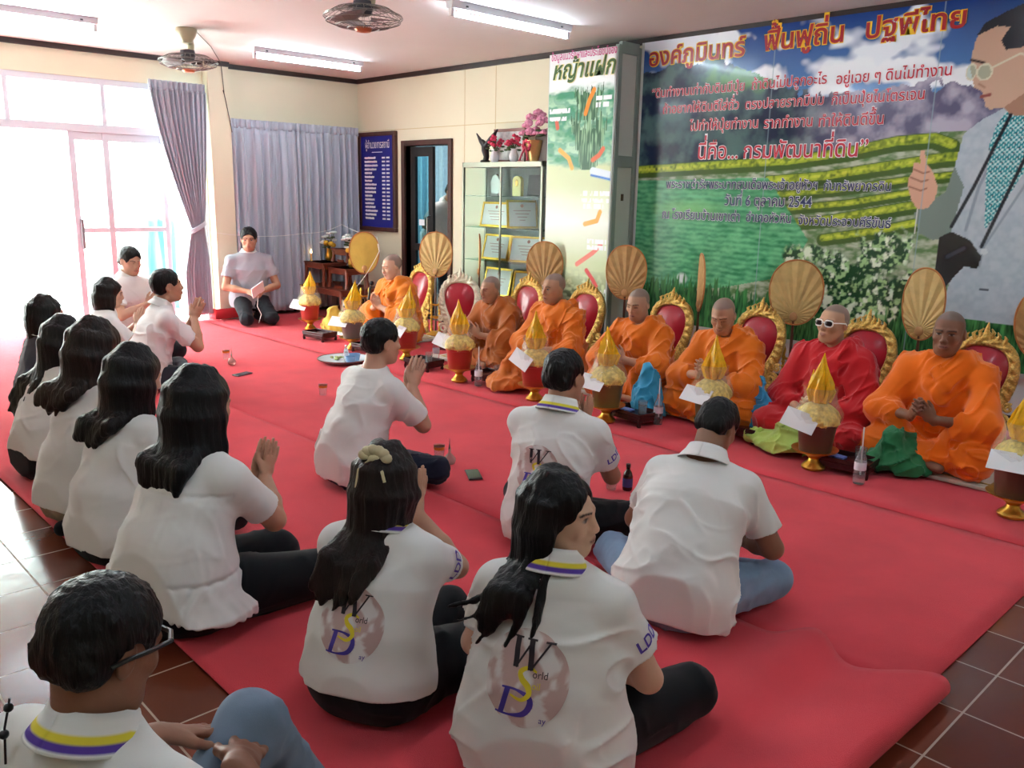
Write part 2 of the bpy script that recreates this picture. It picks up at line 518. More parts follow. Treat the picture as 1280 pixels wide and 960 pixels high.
LEGS = {
    'tucked': [((.10, .02, 0), (.22, .45, .09), (-.02, .20, .06), (-.11, .14, .045)), ((-.10, .0, 0), (-.05, .46, .095), (-.22, .15, .055), (-.24, .05, .045))],
    'monk': [((.095, .0, 0), (.265, .31, .09), (-.03, .36, .055), (-.13, .39, .045)), ((-.095, .0, 0), (-.265, .30, .09), (.06, .30, .065), (.15, .30, .05))],
    'cross': [((.095, .0, 0), (.31, .31, .09), (-.03, .37, .055), (-.14, .40, .045)), ((-.095, .0, 0), (-.31, .30, .09), (.06, .30, .065), (.17, .30, .05))],
    'side': [((.10, .02, 0), (.19, .45, .085), (-.13, .22, .06), (-.23, .16, .045)), ((-.10, .0, 0), (-.07, .44, .09), (-.33, .12, .05), (-.36, .0, .04))],
    'kneel': [((.095, .0, 0), (.14, .42, .075), (.08, .0, .055), (.05, -.12, .035)), ((-.095, .0, 0), (-.14, .42, .075), (-.08, .0, .055), (-.05, -.12, .035))],
    'knee_up': [((.095, .0, 0), (.20, .33, .33), (.16, .52, .07), (.17, .68, .035)), ((-.095, .0, 0), (-.36, .24, .09), (-.03, .36, .055), (.08, .42, .045))],
    'stand': [((.095, .0, 0), (.11, .04, .48), (.11, .0, .08), (.13, .14, .04)), ((-.095, .0, 0), (-.11, .04, .48), (-.11, .0, .08), (-.13, .14, .04))],
}
def fold_field(dirs, amp, freq=14.0, seed=0, mask=None, soft=.5):
    """irregular creases running along the given directions, over soft bulges"""
    fr = []
    for d in dirs:
        d = unit(d); e1 = np.cross(d, (0, 0, 1) if abs(d[2]) < .9 else (1, 0, 0)); e1 = unit(e1); e2 = np.cross(d, e1)
        fr.append(np.stack([d * .20, e1, e2], 1).astype(np.float32) * freq)
    def fn(P):
        o = -amp * soft * vnoise(P, 7.0, seed + 50)
        for i, B in enumerate(fr):
            n = vnoise(P @ B + i * 7.3, 1.0, seed + i * 5)
            r = np.clip(1 - np.abs(n) * 2.4, 0, 1)
            gate = np.clip(.5 + 1.4 * vnoise(P, 5.0, seed + 20 + i), 0, 1)
            o = o - amp * gate * (r * r - .25)
        if mask is not None: o = o * mask(P)
        return o
    return fn

def person(label, loc, face, sex='m', h=0.006, bulk=1.0, size=1.0, lean=0.04, side_lean=0.0, seat=0.11, legs='cross', head=(0, 0, 0), nod=0.0,
           arms='wai', arm_kw=None, hair='short', hair_kw=None, skin='#b98468', shirt='#e9e7e4', shirt_kw=None, trousers='#15161a', leg_list=None,
           robe=None, socks=None, hair_col='#0d0b0b', category='person', group=None, eyes=True, wai_h=0.33, wai_y=0.27, leg_rot=0.0):
    sk = shirt_kw or {}
    s = size
    hd_local = Vector((side_lean*1.1, .042 + lean*1.17 + nod, seat + .613*s - nod*.3))
    rot = Matrix.Rotation(math.radians(face - 90), 3, 'Z')
    if len(loc) == 3 and loc[0] == 'head':          # loc = ('head', where the middle of the head is, height of the seat's ground)
        hw = loc[1](hd_local.z + loc[2]); loc = hw - rot @ hd_local
        loc.z = hw.z - hd_local.z
    root = empty('person', loc, math.radians(face - 90), label, category, group)
    w = (0.90 if sex == 'f' else 1.0)
    X = V3(1, 0, 0)
    P = V3(0, 0, seat)
    W = V3(side_lean*.2, .0 + lean*.22, seat + .16*s)
    Cc = V3(side_lean*.6, .015 + lean*.62, seat + .31*s)
    S = V3(side_lean*.95, .01 + lean*.95, seat + .425*s)
    N = V3(side_lean, .02 + lean*1.02, seat + .485*s)
    M = rotm(head[0], head[1], head[2] if len(head) > 2 else 0)
    Hc = N + V3(side_lean*.1, .022 + lean*.15 + nod, .128*s - nod*0.3)
    hs = 0.96 * s
    sw = .172 * w * s * (1 + (bulk - 1) * 0.35)
    SR, SL = S + V3(sw, 0, -.032), S + V3(-sw, 0, -.032)
    L1, L2 = .275*s*w**.5, .245*s*w**.5
    kw = arm_kw or {}
    g = lean * 1.0
    if arms == 'wai':
        WR, WL = V3(.022 + side_lean, g + wai_y - .02, seat + wai_h), V3(-.022 + side_lean, g + wai_y - .02, seat + wai_h)
        fR = fL = V3(0, .42, .9); nR, nL = V3(-1, 0, 0), V3(1, 0, 0); curl = 2
        polR, polL = V3(.75, -.2, -.8), V3(-.75, -.2, -.8)
    elif arms == 'clasp':
        WR, WL = V3(.058, g + wai_y, seat + wai_h), V3(-.058, g + wai_y, seat + wai_h)
        fR, fL = V3(-.42, .55, .6), V3(.42, .55, .6); nR, nL = V3(-.75, -.5, .1), V3(.75, -.5, .1); curl = 30
        polR, polL = V3(.9, -.2, -.5), V3(-.9, -.2, -.5)
    else:
        WR, WL = V3(.085, g*.3 + .25, seat + .10), V3(-.085, g*.3 + .25, seat + .10)
        fR, fL = V3(-.55, .75, -.15), V3(.55, .75, -.15); nR, nL = V3(-.2, -.1, -.9), V3(.2, -.1, -.9); curl = 22
        polR, polL = V3(.9, -.45, -.3), V3(-.9, -.45, -.3)
    if 'R' in kw: WR, fR, nR = [V3(*a) for a in kw['R']]
    if 'L' in kw: WL, fL, nL = [V3(*a) for a in kw['L']]
    if 'poleR' in kw: polR = V3(*kw['poleR'])
    if 'poleL' in kw: polL = V3(*kw['poleL'])
    curl = kw.get('curl', curl)
    ER, WR = ik(SR, WR, L1, L2, polR); EL, WL = ik(SL, WL, L1, L2, polL)
    lg = leg_list or LEGS[legs]
    lg = [[V3(*p) + (V3(0, 0, seat) if i == 0 else 0) for i, p in enumerate(l)] for l in lg]
    if leg_rot:
        R_ = np.array(Matrix.Rotation(math.radians(leg_rot), 3, 'Z')); lg = [[l[0]] + [R_ @ p for p in l[1:]] for l in lg]
    # ---- body
    pts = np.array([P, W, Cc, S, N, Hc + V3(0, 0, .14), Hc + V3(.13, .13, 0), Hc - V3(.13, .13, 0), ER, EL, WR + unit(fR)*.2, WL + unit(fL)*.2, WR, WL]
                   + [p for l in lg for p in l])
    lo, hi = pts.min(0) - .14, pts.max(0) + .12
    lo[2] = max(lo[2], -0.02)
    b = Vol(lo, hi, h)
    bk = bulk
    b.chain([P, W, Cc, S], [.092*bk, .084*bk, .092*w*bk**.5, .058], .05, X, [1.5, 1.4, 1.5, 2.0])
    for a, e, wr, f, n, rt in ((SR, ER, WR, fR, nR, True), (SL, EL, WL, fL, nL, False)):
        b.cap(S, a, .05*w, .05*w*bk**.4, .04)
        k2 = w * bk**.7
        b.cap(a, e, .049*k2, .039*k2, .02)
        b.cap(e, e*.6 + wr*.4, .038*k2, .037*k2, .012); b.cap(e*.6 + wr*.4, wr, .037*k2, .0235*w, .012)
        add_hand(b, wr, f, n, rt, curl, s=w*1.0, spread=kw.get('spread', .05))
    nr = .052 * w * (bk**.3)
    b.cap(S + V3(0, 0, .01), Hc + M @ V3(0, -.022, -.05), nr*1.12, nr*.98, .035)
    add_head(b, Hc, M, hs, sex)
    for hp, kn, an, to in lg:
        b.chain([hp, kn, an], [.065, .048, .034], .03)
        b.chain([an, to], [.034, .026], .02)
    b.plane((0, 0, -1), (0, 0, 0.004))
    stub = '#6f625c' if hair == 'shaved' else None
    body = sdf_obj(b, 'body', mat('skin', '#b98468', rough=.48, attr='Col', sss=.08, bump=.08, bscale=120), root,
                   lambda v: face_colors(v, Hc, M, hs, skin, stub, open_eyes=eyes))
    info = dict(root=root, Hc=Hc, M=M, hs=hs, N=N, S=S, C=Cc, W=W, P=P, SR=SR, SL=SL, ER=ER, EL=EL, WR=WR, WL=WL, lg=lg, seat=seat, lean=lean)
    # ---- trousers
    if trousers:
        t = Vol(lo, hi, max(h, .007))
        pk = sk.get('hips', 1.0) * bk
        t.cap(P + V3(-.055, -.01, .0), P + V3(.055, -.01, .0), .118*pk, .118*pk, .03)
        t.cap(P, W - V3(0, 0, .05), .115*pk, .10*pk, .04, X, 1.35)
        th = sk.get('thigh', 1.0)
        for hp, kn, an, to in lg:
            t.cap(hp + V3(0, .02, 0), kn, .098*th*bk**.5, .070*th, .035)
            t.cap(kn, an, .068*th, .048, .02)
        t.plane((0, 0, -1), (0, 0, 0.003))
        t.displace(fold_field([(.3, .8, .1), (-.5, .7, .2)], .008, 16.0, int(abs(loc[0])*100) % 97))
        sdf_obj(t, 'trousers', cloth_mat(trousers, 'trousers'), root)
    if socks:
        t = Vol(lo, hi, h)
        for hp, kn, an, to in lg:
            t.chain([an*.8 + kn*.2, an, to], [.040, .043, .034], .02)
        t.plane((0, 0, -1), (0, 0, 0.002))
        sdf_obj(t, 'sock', cloth_mat(socks, 'socks'), root)
    # ---- shirt
    if shirt:
        v = Vol(lo, hi, h)
        lo_ = sk.get('loose', 1.0)
        belly = sk.get('belly', 1.0) * bk
        hem = sk.get('hem', .05)
        v.chain([P*.5 + V3(0, 0, hem*.5), P + V3(0, .0, .02), W, Cc, S + V3(0, 0, -.01)],
                [.142*bk*lo_, .140*belly*lo_, .122*belly*lo_, .122*w*bk**.5, .078*bk**.3], .05, X, [1.42, 1.38, 1.32, 1.42, 1.85])
        for a, e in ((SR, ER), (SL, EL)):
            sl = sk.get('sleeve', .66)
            v.cap(S + V3(0, 0, .004), a + V3(0, 0, .002), .066*bk**.3, .060*w*bk**.4, .05)
            v.cap(a, a + (e - a)*sl, .062*w*bk**.5, .064*w*bk**.6*sk.get('cuff', 1.0), .03, flat=True)
        v.cap(S, N + V3(0, 0, -.012), .068*w, .060*w, .035)
        if sk.get('peplum'):
            v.cap(P + V3(0, .02, .05), P + V3(0, .02, -.02), .140*bk, .190*bk, .05, X, 1.25)
        v.plane(unit((0, -.12, -1)), (0, 0, hem), .0)
        v.plane(unit(N + V3(0, -.02, .06) - S), N + V3(0, 0, .004), .01)
        seed = int(abs(loc[0]*31 + loc[1]*77)) % 89
        A = sk.get('fold', .0095)
        def mk(P_): return np.clip((S[2] + .03 - P_[:, 2]) / .12, .15, 1)
        v.displace(fold_field([(.6, .2, -.8), (-.6, .2, -.8), (1, .1, .25)], A, 13.0, seed, mk))
        if sk.get('peplum'):
            zc = P[2] + .10
            v.displace(lambda q: np.where(q[:, 2] < zc, .006*np.sin(np.arctan2(q[:, 0], q[:, 1] - .02)*30 + vnoise(q, 9.0, 3)*5)*(.5 + vnoise(q, 12.0, 8)), 0)
                       + .005*np.exp(-((q[:, 2]-zc)/.008)**2)
                       + np.where((q[:, 2] > zc) & (q[:, 2] < S[2]-.07), .0045*vnoise(q*np.array([60, 20, 7], np.float32), 1.0, 5)*np.clip(1.2 - (S[2]-.07-q[:, 2])/.14, .15, 1), 0) * (q[:, 1] < Cc[1])
                       + .005*np.exp(-((q[:, 2]-(S[2]-.07))/.007)**2) * (q[:, 1] < Cc[1]))
        so = sdf_obj(v, 'shirt', cloth_mat(shirt, 'shirt'), root)
        info['shirt'] = so
        if sk.get('collar') is not None: make_collar(so, info, sk['collar'], w)
        if sk.get('print'): make_print(so, info, *sk['print'])
        if sk.get('sleeve_print'): make_sleeve_print(so, info)
    if robe: make_robe(info, lo - .1, hi + .1, robe, h, bk)
    # ---- hair
    if hair not in ('shaved', None): make_hair(info, hair, hair_kw or {}, h, hair_col)
    return info

def cloth_mat(c, kind):
    nm = kind + '_cloth_' + c[1:]
    if kind == 'shirt': return mat(nm, c, rough=.85, var=.02, vscale=5, bump=.12, bscale=900, sheen=.15, spec=.2)
    if kind == 'robe': return mat(nm, c, rough=.82, var=.10, vscale=6, bump=.15, bscale=700, sheen=.3, spec=.2)
    return mat(nm, c, rough=.8, var=.12, vscale=9, bump=.15, bscale=600, sheen=.05, spec=.25)

def make_collar(so, I, stripes, w):
    N, S, L = I['N'], I['S'], I['lean']
    c0 = N + V3(0, -.005, .0)
    ax = unit(V3(0, L*.9 + .10, .5)); fwd = unit(np.cross(V3(1, 0, 0), ax)) * -1
    fwd = unit(V3(0, 1, 0) - ax * ax[1])
    v = []; f = []; col = []
    nu, nv = 72, 14
    for j in range(nv + 1):
        t = j / nv
        for i in range(nu + 1):
            a = -PI/2 + 2*PI*(i/nu)
            front = max(0, math.sin(a))
            r = (.066 + .034 * max(0, t - .12) ** .9) * w
            z = .028 + .012 * math.sin(min(t, .25) / .25 * PI) - .056 * max(0, t - .12) - front * .020 - front*t*.02
            p = c0 + V3(1, 0, 0) * (r * 1.04 * math.cos(a)) + fwd * (r * math.sin(a) * 1.02) + ax * z
            v.append(p)
            cc = lin('#e9e7e4')
            if stripes:
                if .90 > t > .70: cc = lin('#56379a')
                elif .66 > t > .46: cc = lin('#e0cf3a')
            col.append((*cc, 1))
    for j in range(nv):
        for i in range(nu):
            f.append((j*(nu+1)+i, j*(nu+1)+i+1, (j+1)*(nu+1)+i+1, (j+1)*(nu+1)+i))
    o = link_mesh('collar', v, f, mat('collar_cloth', '#e9e7e4', rough=.85, attr='Col', bump=.1, bscale=900), so, True, col)
    d = o.modifiers.new('thickness', 'SOLIDIFY'); d.thickness = .004
    if stripes: o['label'] = 'white collar edged with yellow and purple stripes'

# ---- printed emblem (flat ink laid on the shirt)
def ribbon(pts, wid, n=24):
    """variable width stroke through pts (2D); returns verts, quads"""
    pts = np.array(pts, float); m = len(pts)
    t = np.linspace(0, m - 1, n * (m - 1) + 1)
    def cr(t):
        i = min(int(t), m - 2); u = t - i
        p0, p1, p2, p3 = pts[max(i-1, 0)], pts[i], pts[i+1], pts[min(i+2, m-1)]
        return .5 * ((2*p1) + (-p0 + p2)*u + (2*p0 - 5*p1 + 4*p2 - p3)*u*u + (-p0 + 3*p1 - 3*p2 + p3)*u**3)
    C = np.array([cr(x) for x in t]); Wd = np.interp(t, range(m), wid)
    T = np.gradient(C, axis=0); T /= np.maximum(np.linalg.norm(T, axis=1), 1e-6)[:, None]
    Nn = np.stack([-T[:, 1], T[:, 0]], 1)
    v = np.concatenate([C + Nn * Wd[:, None] * .5, C - Nn * Wd[:, None] * .5]); k = len(C)
    return v, [(i, i + 1, k + i + 1, k + i) for i in range(k - 1)]
def line(a, b, wd, n=10): return ribbon([a, tuple((np.array(a)*.5 + np.array(b)*.5)), b], [wd, wd, wd], n)
def emblem_layers():
    """emblem in a unit disc (radius 1): list of (verts2d, faces, colour)"""
    out = []
    nr, na = 16, 64
    v = [(0, 0)]; f = []
    for j in range(1, nr + 1):
        for i in range(na):
            a = 2*PI*i/na; v.append((j/nr*math.cos(a), j/nr*math.sin(a)))
    for i in range(na): f.append((0, 1 + i, 1 + (i+1) % na))
    for j in range(nr - 1):
        for i in range(na):
            a, b = 1 + j*na + i, 1 + j*na + (i+1) % na
            f.append((a, a + na, b + na, b))
    v = np.array(v)
    n3 = np.concatenate([v, np.zeros((len(v), 1))], 1)
    k = vnoise(n3.astype(np.float32), 2.6, 41) + .5 * vnoise(n3.astype(np.float32), 6.0, 42)
    land = np.clip((k - .12) * 6, 0, 1)[:, None]
    out.append((v, f, np.array(lin('#c3a49f')) * (1 - land) + np.array(lin('#e2dcda')) * land))
    K, Y, U = lin('#2a2026'), lin('#e0cc2e'), lin('#4a3a9c')
    sh = .22
    def S_(p): return (p[0] + p[1]*sh, p[1])
    def stroke(pts, wd, c, z): v, f = ribbon([S_(p) for p in pts], wd, 8); out.append((v, f, np.array(c)))
    # D behind, then S, then W
    stroke([(-.32, -.22), (-.32, -.5), (-.32, -.78)], [.13]*3, U, 1)
    stroke([(-.46, -.22), (-.1, -.22), (.22, -.32), (.30, -.5), (.2, -.70), (-.1, -.78), (-.46, -.78)], [.04, .05, .12, .15, .12, .05, .04], U, 1)
    stroke([(.22, .20), (.02, .26), (-.14, .16), (-.06, .02), (.12, -.10), (.20, -.26), (.06, -.40), (-.22, -.34)], [.04, .07, .11, .13, .14, .12, .08, .04], Y, 2)
    for a, b, wd in (((-.46, .82), (-.30, .22), .13), ((-.30, .22), (-.10, .80), .045), ((-.12, .82), (.06, .22), .13), ((.06, .22), (.32, .82), .045)):
        stroke([a, ((a[0]+b[0])/2, (a[1]+b[1])/2), b], [wd]*3, K, 3)
    for x in (-.46, -.12, .32):
        stroke([(x - .12, .82), (x, .82), (x + .12, .82)], [.035]*3, K, 3)
    for s, x, z, wd, c in (('orld', .36, .10, .34, K), ('oil', .30, -.12, .18, Y), ('ay', .52, -.80, .16, U)):
        tv, tf = text_mesh(s, width=wd)
        out.append((tv[:, :2] + np.array([x, z]), tf, np.array(c)))
    return out
EMB = []
def make_print(so, I, x0, z0, rad, tilt=0.0, dirn=(0, 1, 0)):
    if not EMB: EMB.extend(emblem_layers())
    me = so.data
    bv = BVHTree.FromPolygons([p.co for p in me.vertices], [p.vertices for p in me.polygons])
    V = []; F = []; Cc = []
    ct, st = math.cos(tilt), math.sin(tilt)
    for k, (v, f, c) in enumerate(EMB):
        n = len(V)
        for i, p in enumerate(v):
            # read from behind: text x runs to the wearer's right
            px, pz = (p[0]*ct - p[1]*st) * rad, (p[0]*st + p[1]*ct) * rad
            o = Vector((x0 + px, -1.2, z0 + pz))
            hit = bv.ray_cast(o, Vector(dirn))
            q = hit[0] if hit[0] is not None else Vector((x0 + px, 0, z0 + pz))
            V.append((q.x, q.y - .0022 - .0004*k, q.z))
            cc = c[i] if np.ndim(c) == 2 else c
            Cc.append((*cc, 1))
        F += [tuple(n + j for j in q) for q in f]
    o = link_mesh('back_print', V, F, mat('shirt_ink', '#c3a49f', rough=.7, attr='Col'), so, True, Cc)
    o['label'] = 'round pinkish emblem with letters W S D on the back'
def make_sleeve_print(so, I):
    me = so.data
    bv = BVHTree.FromPolygons([p.co for p in me.vertices], [p.vertices for p in me.polygons])
    tv, tf = text_mesh('LDD', width=.085, bold=.02)
    a, e = I['SR'], I['ER']
    c = a + (e - a) * .48
    d = unit(e - a); out = unit(V3(1, -.25, .1) - d * (V3(1, -.25, .1) @ d)); run = np.cross(out, d) 
    V = []
    for p in tv:
        q = c + run * p[0] - d * p[1] + out * .3
        hit = bv.ray_cast(Vector(q), Vector(-out))
        r = hit[0] if hit[0] is not None else Vector(q - out*.25)
        V.append(r + Vector(out)*.0025)
    o = link_mesh('sleeve_lettering', V, tf, mat('purple_ink', '#5a46a8', rough=.7), so)

# ---- hair
def make_hair(I, style, kw, h, colr):
    Hc, M, s = I['Hc'], I['M'], I['hs']
    L = lambda x, y, z: Hc + M @ (V3(x, y, z) * s)
    zmin = kw.get('length', 0)
    lo = Hc - .2; hi = Hc + .2
    long_ = style in ('long', 'bob')
    if long_:
        lo = np.array([Hc[0] - .26, Hc[1] - .34, Hc[2] - (kw.get('length', .4) + .16)]); hi = Hc + .24
    v = Vol(lo, hi, min(h, .006))
    if style in ('short', 'crop'):
        t = .012 if style == 'short' else .007
        t = kw.get('thick', t)
        v.ell(L(0, -.016, .034), [x * s for x in (.076 + t, .094 + t, .084 + t)], 0, M)
        v.cap(L(-.040, -.062, -.022), L(.040, -.062, -.022), (.026 + t)*s, (.026 + t)*s, .03)
        v.ell(L(0, .100, -.020), [x * s for x in (.083, .062, .085)], .012, M, 'd')
        for sx in (-1, 1):
            v.ell(L(sx*.078, .004, -.018), [x * s for x in (.03, .030, .040)], .010, M, 'd')
        v.plane(M @ unit(V3(0, .35, -1)), L(0, -.05, -.062 - kw.get('nape', 0)), .01)
        v.displace(lambda P: .0035 * vnoise(P * np.array([1, 1, .35], np.float32), 150, 3) + .002 * vnoise(P, 50, 9))
    else:
        part = kw.get('part', 0.0)
        v.ell(L(0, -.018, .036), [x * s for x in (.089, .108, .095)], 0, M)
        v.ell(L(0, -.045, -.02), [x * s for x in (.082, .066, .085)], .05, M)
        v.ell(L(0, .112, -.030), [x * s for x in (.070, .072, .105)], .012, M, 'd')
        n = kw.get('n', 30); ln = kw.get('length', .4); rng = random.Random(int(abs(Hc[0]*997 + I['seat']*100 + ln*1000)) + kw.get('seed', 0))
        fan = kw.get('fan', 0.0); sway = kw.get('sway', 0.0); wide = kw.get('wide', .95); arc = kw.get('arc', 105)
        SH, NB = I['S'], I['N']
        for i in range(n):
            a = (i / (n - 1) * 2 - 1) * math.radians(arc) + rng.uniform(-.05, .05)
            sa, ca = math.sin(a), math.cos(a)
            p00 = L(.03*sa, -.018 - .04*ca, .112); p0 = L(.078*sa, -.020 - .092*ca, .045); p1 = L(.091*sa, -.020 - .100*ca, -.035)
            lenf = ln * rng.uniform(.82, 1.03) * (1 - .22*abs(math.sin(a))*kw.get('vee', 1.0))
            back = -(.085 + .05*ca)
            p2 = V3(Hc[0] + p1[0]*0 + (p1[0]-Hc[0])*wide + sway*.35, 0, 0); p2[2] = Hc[2] - .13
            p2[1] = p1[1] - .004
            zb = Hc[2] - lenf
            sh_y = SH[1] - (.105 if ca > .1 else .02) - .01
            p3 = V3(Hc[0] + (p1[0]-Hc[0])*wide*(1.05 + fan) + sway, min(p2[1], sh_y) if ca > .0 else p2[1], zb*.45 + p2[2]*.55)
            p4 = V3(Hc[0] + (p1[0]-Hc[0])*wide*(1.0 + fan*1.8) + sway*1.9 + rng.uniform(-.012, .012), p3[1] - (.02 if ca > 0 else 0) - kw.get('flick', 0)*rng.random(), zb)
            r = rng.uniform(.014, .019)
            if ln < .2: P_, R_ = [p00, p0, p1, p2*.4 + p1*.6, V3(p2[0], p2[1], zb)], [.015, .017, .018, .016, .009]
            else: P_, R_ = [p00, p0, p1, p2, p3, p4], [.015, .017, .018, r*.95, r*.75, .0045]
            v.chain(P_, R_, kw.get('k', .026))
        for wsp in kw.get('wisps', []):
            pts = [V3(*p) + Hc for p in wsp]
            v.chain(pts, list(np.linspace(.013, .0035, len(pts))), .008)
        sc = np.array([1, 1, .07], np.float32)
        v.displace(lambda P: .0035 * vnoise(P * sc, 95, 5) + .003 * vnoise(P * sc, 45, 6))
        # fringe clear of the face
        v.ell(L(0, .125, -.035), [x * s for x in (.058, .072, .100)], .010, M, 'd')
    m = mat('hair_' + colr[1:], colr, rough=.42, var=.35, vscale=70, stretch=(1, 1, .06), bump=.5, bscale=140, spec=.28)
    I['hair'] = sdf_obj(v, 'hair', m, I['root'])

# ---- robes
def make_robe(I, lo, hi, colr, h, bk):
    X = V3(1, 0, 0)
    lo[2] = -0.02
    v = Vol(lo, hi, max(h, .0065))
    P, W, C, S, N = I['P'], I['W'], I['C'], I['S'], I['N']
    v.chain([P, W, C, S + V3(0, 0, -.012)], [.150*bk, .142*bk, .135*bk**.6, .088], .06, X, [1.42, 1.36, 1.40, 1.8])
    for a, e, wr, sx in ((I['SR'], I['ER'], I['WR'], 1), (I['SL'], I['EL'], I['WL'], -1)):
        m = e*.52 + wr*.48
        v.cap(S, a, .082, .080, .05)
        v.cap(a, e, .080, .082, .05)
        v.cap(e, m, .080, .056, .04, flat=True)
        d = V3(sx*.16, .14, .08)
        v.cap(e, d, .07, .07, .06); v.cap(m, V3(sx*.10, m[1] - .02, .12), .05, .06, .06)
    for hp, kn, an, to in I['lg']:
        v.cap(hp, kn, .118, .088, .06); v.cap(kn, an*.8 + kn*.2, .086, .068, .05)
    v.ell((0, .17, .075), (.22, .20, .075), .08)
    # cloth wound over the left shoulder and across the chest
    y = lambda p, r: p
    band = [S + V3(-.12, -.06, .06), S + V3(-.115, .05, .055), C + V3(-.04, .135*bk**.6, .045), W + V3(.07, .150*bk, .05), W + V3(.16, .10*bk, -.04)]
    v.chain(band, [.034, .038, .036, .034, .034], .022, unit((.55, 0, .8)), 1.5)
    band2 = [S + V3(.09, -.07, .05), S + V3(.10, .03, .045), C + V3(.05, .13, .03), C + V3(-.05, .135, -.05)]
    v.chain(band2, [.030, .032, .030, .026], .02)
    roll = [N + V3(.065, -.03, -.02), N + V3(0, -.075, .0), N + V3(-.07, -.03, -.015), N + V3(-.055, .05, -.045), N + V3(0, .085, -.09), N + V3(.06, .05, -.05), N + V3(.065, -.03, -.02)]
    v.chain(roll, [.026]*7, .02)
    v.ell(I['Hc'] + I['M'] @ V3(0, .045, -.08), (.075, .075, .06), .01, None, 'd')
    v.plane((0, 0, -1), (0, 0, .004))
    seed = int(abs(I['root'].location.x) * 50) % 91
    def f1(Q):
        up = np.clip((Q[:, 2] - .20) / .08, 0, 1)
        a = fold_field([(.72, .2, -.62), (.60, .35, -.72), (.3, .2, -.9)], .0145, 16.0, seed)(Q) * up
        b = fold_field([(.8, .55, .1), (-.8, .55, .1), (.1, .9, -.3)], .014, 16.0, seed + 5)(Q) * (1 - up)
        return a + b
    v.displace(f1)
    # clear of the hands and of the face
    for wr in (I['WR'], I['WL']):
        v.ell(wr + V3(0, .05, .045), (.06, .065, .065), .02, None, 'd')
    I['robe'] = sdf_obj(v, 'robe', cloth_mat(colr, 'robe'), I['root'])
# ---------------------------------------------------------------- the room
XW, YW, ZC = -9.5, 6.3, 2.84            # window wall, banner wall, ceiling
X1, Y0 = 3.0, -3.2                      # the far sides of the room
def struct(o): return tag(o, kind='structure')

def tile_mat():
    m = bpy.data.materials.new('brown_floor_tiles'); m.use_nodes = True
    N = m.node_tree.nodes; L = m.node_tree.links; b = N['Principled BSDF']; b.inputs['Specular IOR Level'].default_value = .33
    tc = N.new('ShaderNodeTexCoord'); mp = N.new('ShaderNodeMapping'); mp.inputs['Location'].default_value = (0.105, 0.12, 0)
    L.new(tc.outputs['Object'], mp.inputs['Vector'])
    br = N.new('ShaderNodeTexBrick'); br.offset = 0; br.squash = 1
    br.inputs['Scale'].default_value = 1; br.inputs['Brick Width'].default_value = .3; br.inputs['Row Height'].default_value = .3
    br.inputs['Mortar Size'].default_value = .0035; br.inputs['Mortar Smooth'].default_value = .2
    br.inputs['Color1'].default_value = (*lin('#6b3423'), 1); br.inputs['Color2'].default_value = (*lin('#552718'), 1)
    br.inputs['Mortar'].default_value = (*lin('#a58c7a'), 1); br.inputs['Bias'].default_value = -.2
    L.new(mp.outputs[0], br.inputs['Vector'])
    n = N.new('ShaderNodeTexNoise'); n.inputs['Scale'].default_value = 6; n.inputs['Detail'].default_value = 6
    L.new(tc.outputs['Object'], n.inputs['Vector'])
    mx = N.new('ShaderNodeMix'); mx.data_type = 'RGBA'; mx.blend_type = 'MULTIPLY'; mx.inputs['Factor'].default_value = .5
    L.new(br.outputs['Color'], mx.inputs['A']); L.new(n.outputs['Color'], mx.inputs['B'])
    hs = N.new('ShaderNodeHueSaturation'); hs.inputs['Saturation'].default_value = 1.0; hs.inputs['Value'].default_value = 1.15
    L.new(br.outputs['Color'], hs.inputs['Color']); L.new(hs.outputs[0], b.inputs['Base Color'])
    mr = N.new('ShaderNodeMapRange'); mr.inputs['To Min'].default_value = .10; mr.inputs['To Max'].default_value = .55
    L.new(br.outputs['Fac'], mr.inputs['Value'])
    ad = N.new('ShaderNodeMath'); ad.operation = 'MULTIPLY_ADD'; ad.inputs[1].default_value = .12
    L.new(n.outputs['Fac'], ad.inputs[0]); L.new(mr.outputs[0], ad.inputs[2]); L.new(ad.outputs[0], b.inputs['Roughness'])
    bp = N.new('ShaderNodeBump'); bp.inputs['Strength'].default_value = .35; bp.inputs['Distance'].default_value = .004; bp.invert = True
    L.new(br.outputs['Fac'], bp.inputs['Height'])
    n2 = N.new('ShaderNodeTexNoise'); n2.inputs['Scale'].default_value = 7
    L.new(tc.outputs['Object'], n2.inputs['Vector'])
    b2 = N.new('ShaderNodeBump'); b2.inputs['Strength'].default_value = .06; b2.inputs['Distance'].default_value = .02
    L.new(n2.outputs['Fac'], b2.inputs['Height']); L.new(bp.outputs[0], b2.inputs['Normal'])
    L.new(b2.outputs[0], b.inputs['Normal'])
    return m
cream = mat('cream_wall_paint', '#e1dabf', rough=.75, var=.02, vscale=1.5, bump=.05, bscale=90)
brown_trim = mat('dark_brown_trim', '#2e1f1b', rough=.5, var=.2, vscale=20)
white_paint = mat('white_paint', '#dedcd6', rough=.6, var=.03, vscale=3)
alu = mat('aluminium_frame', '#cfd2da', rough=.45, metal=.1)
glass = thin_glass('clear_glass', refl=.22)

struct(MB().bx(XW - .2, X1 + .2, Y0 - .2, YW + .2, -.12, 0).build('floor', tile_mat(), smooth=False))
ceil_m = mat('ceiling_paint', '#d8d2cf', rough=.7, var=.02, vscale=2)
struct(MB().bx(XW - .2, X1 + .2, Y0 - .2, YW + .2, ZC, ZC + .12).build('ceiling', ceil_m, smooth=False))
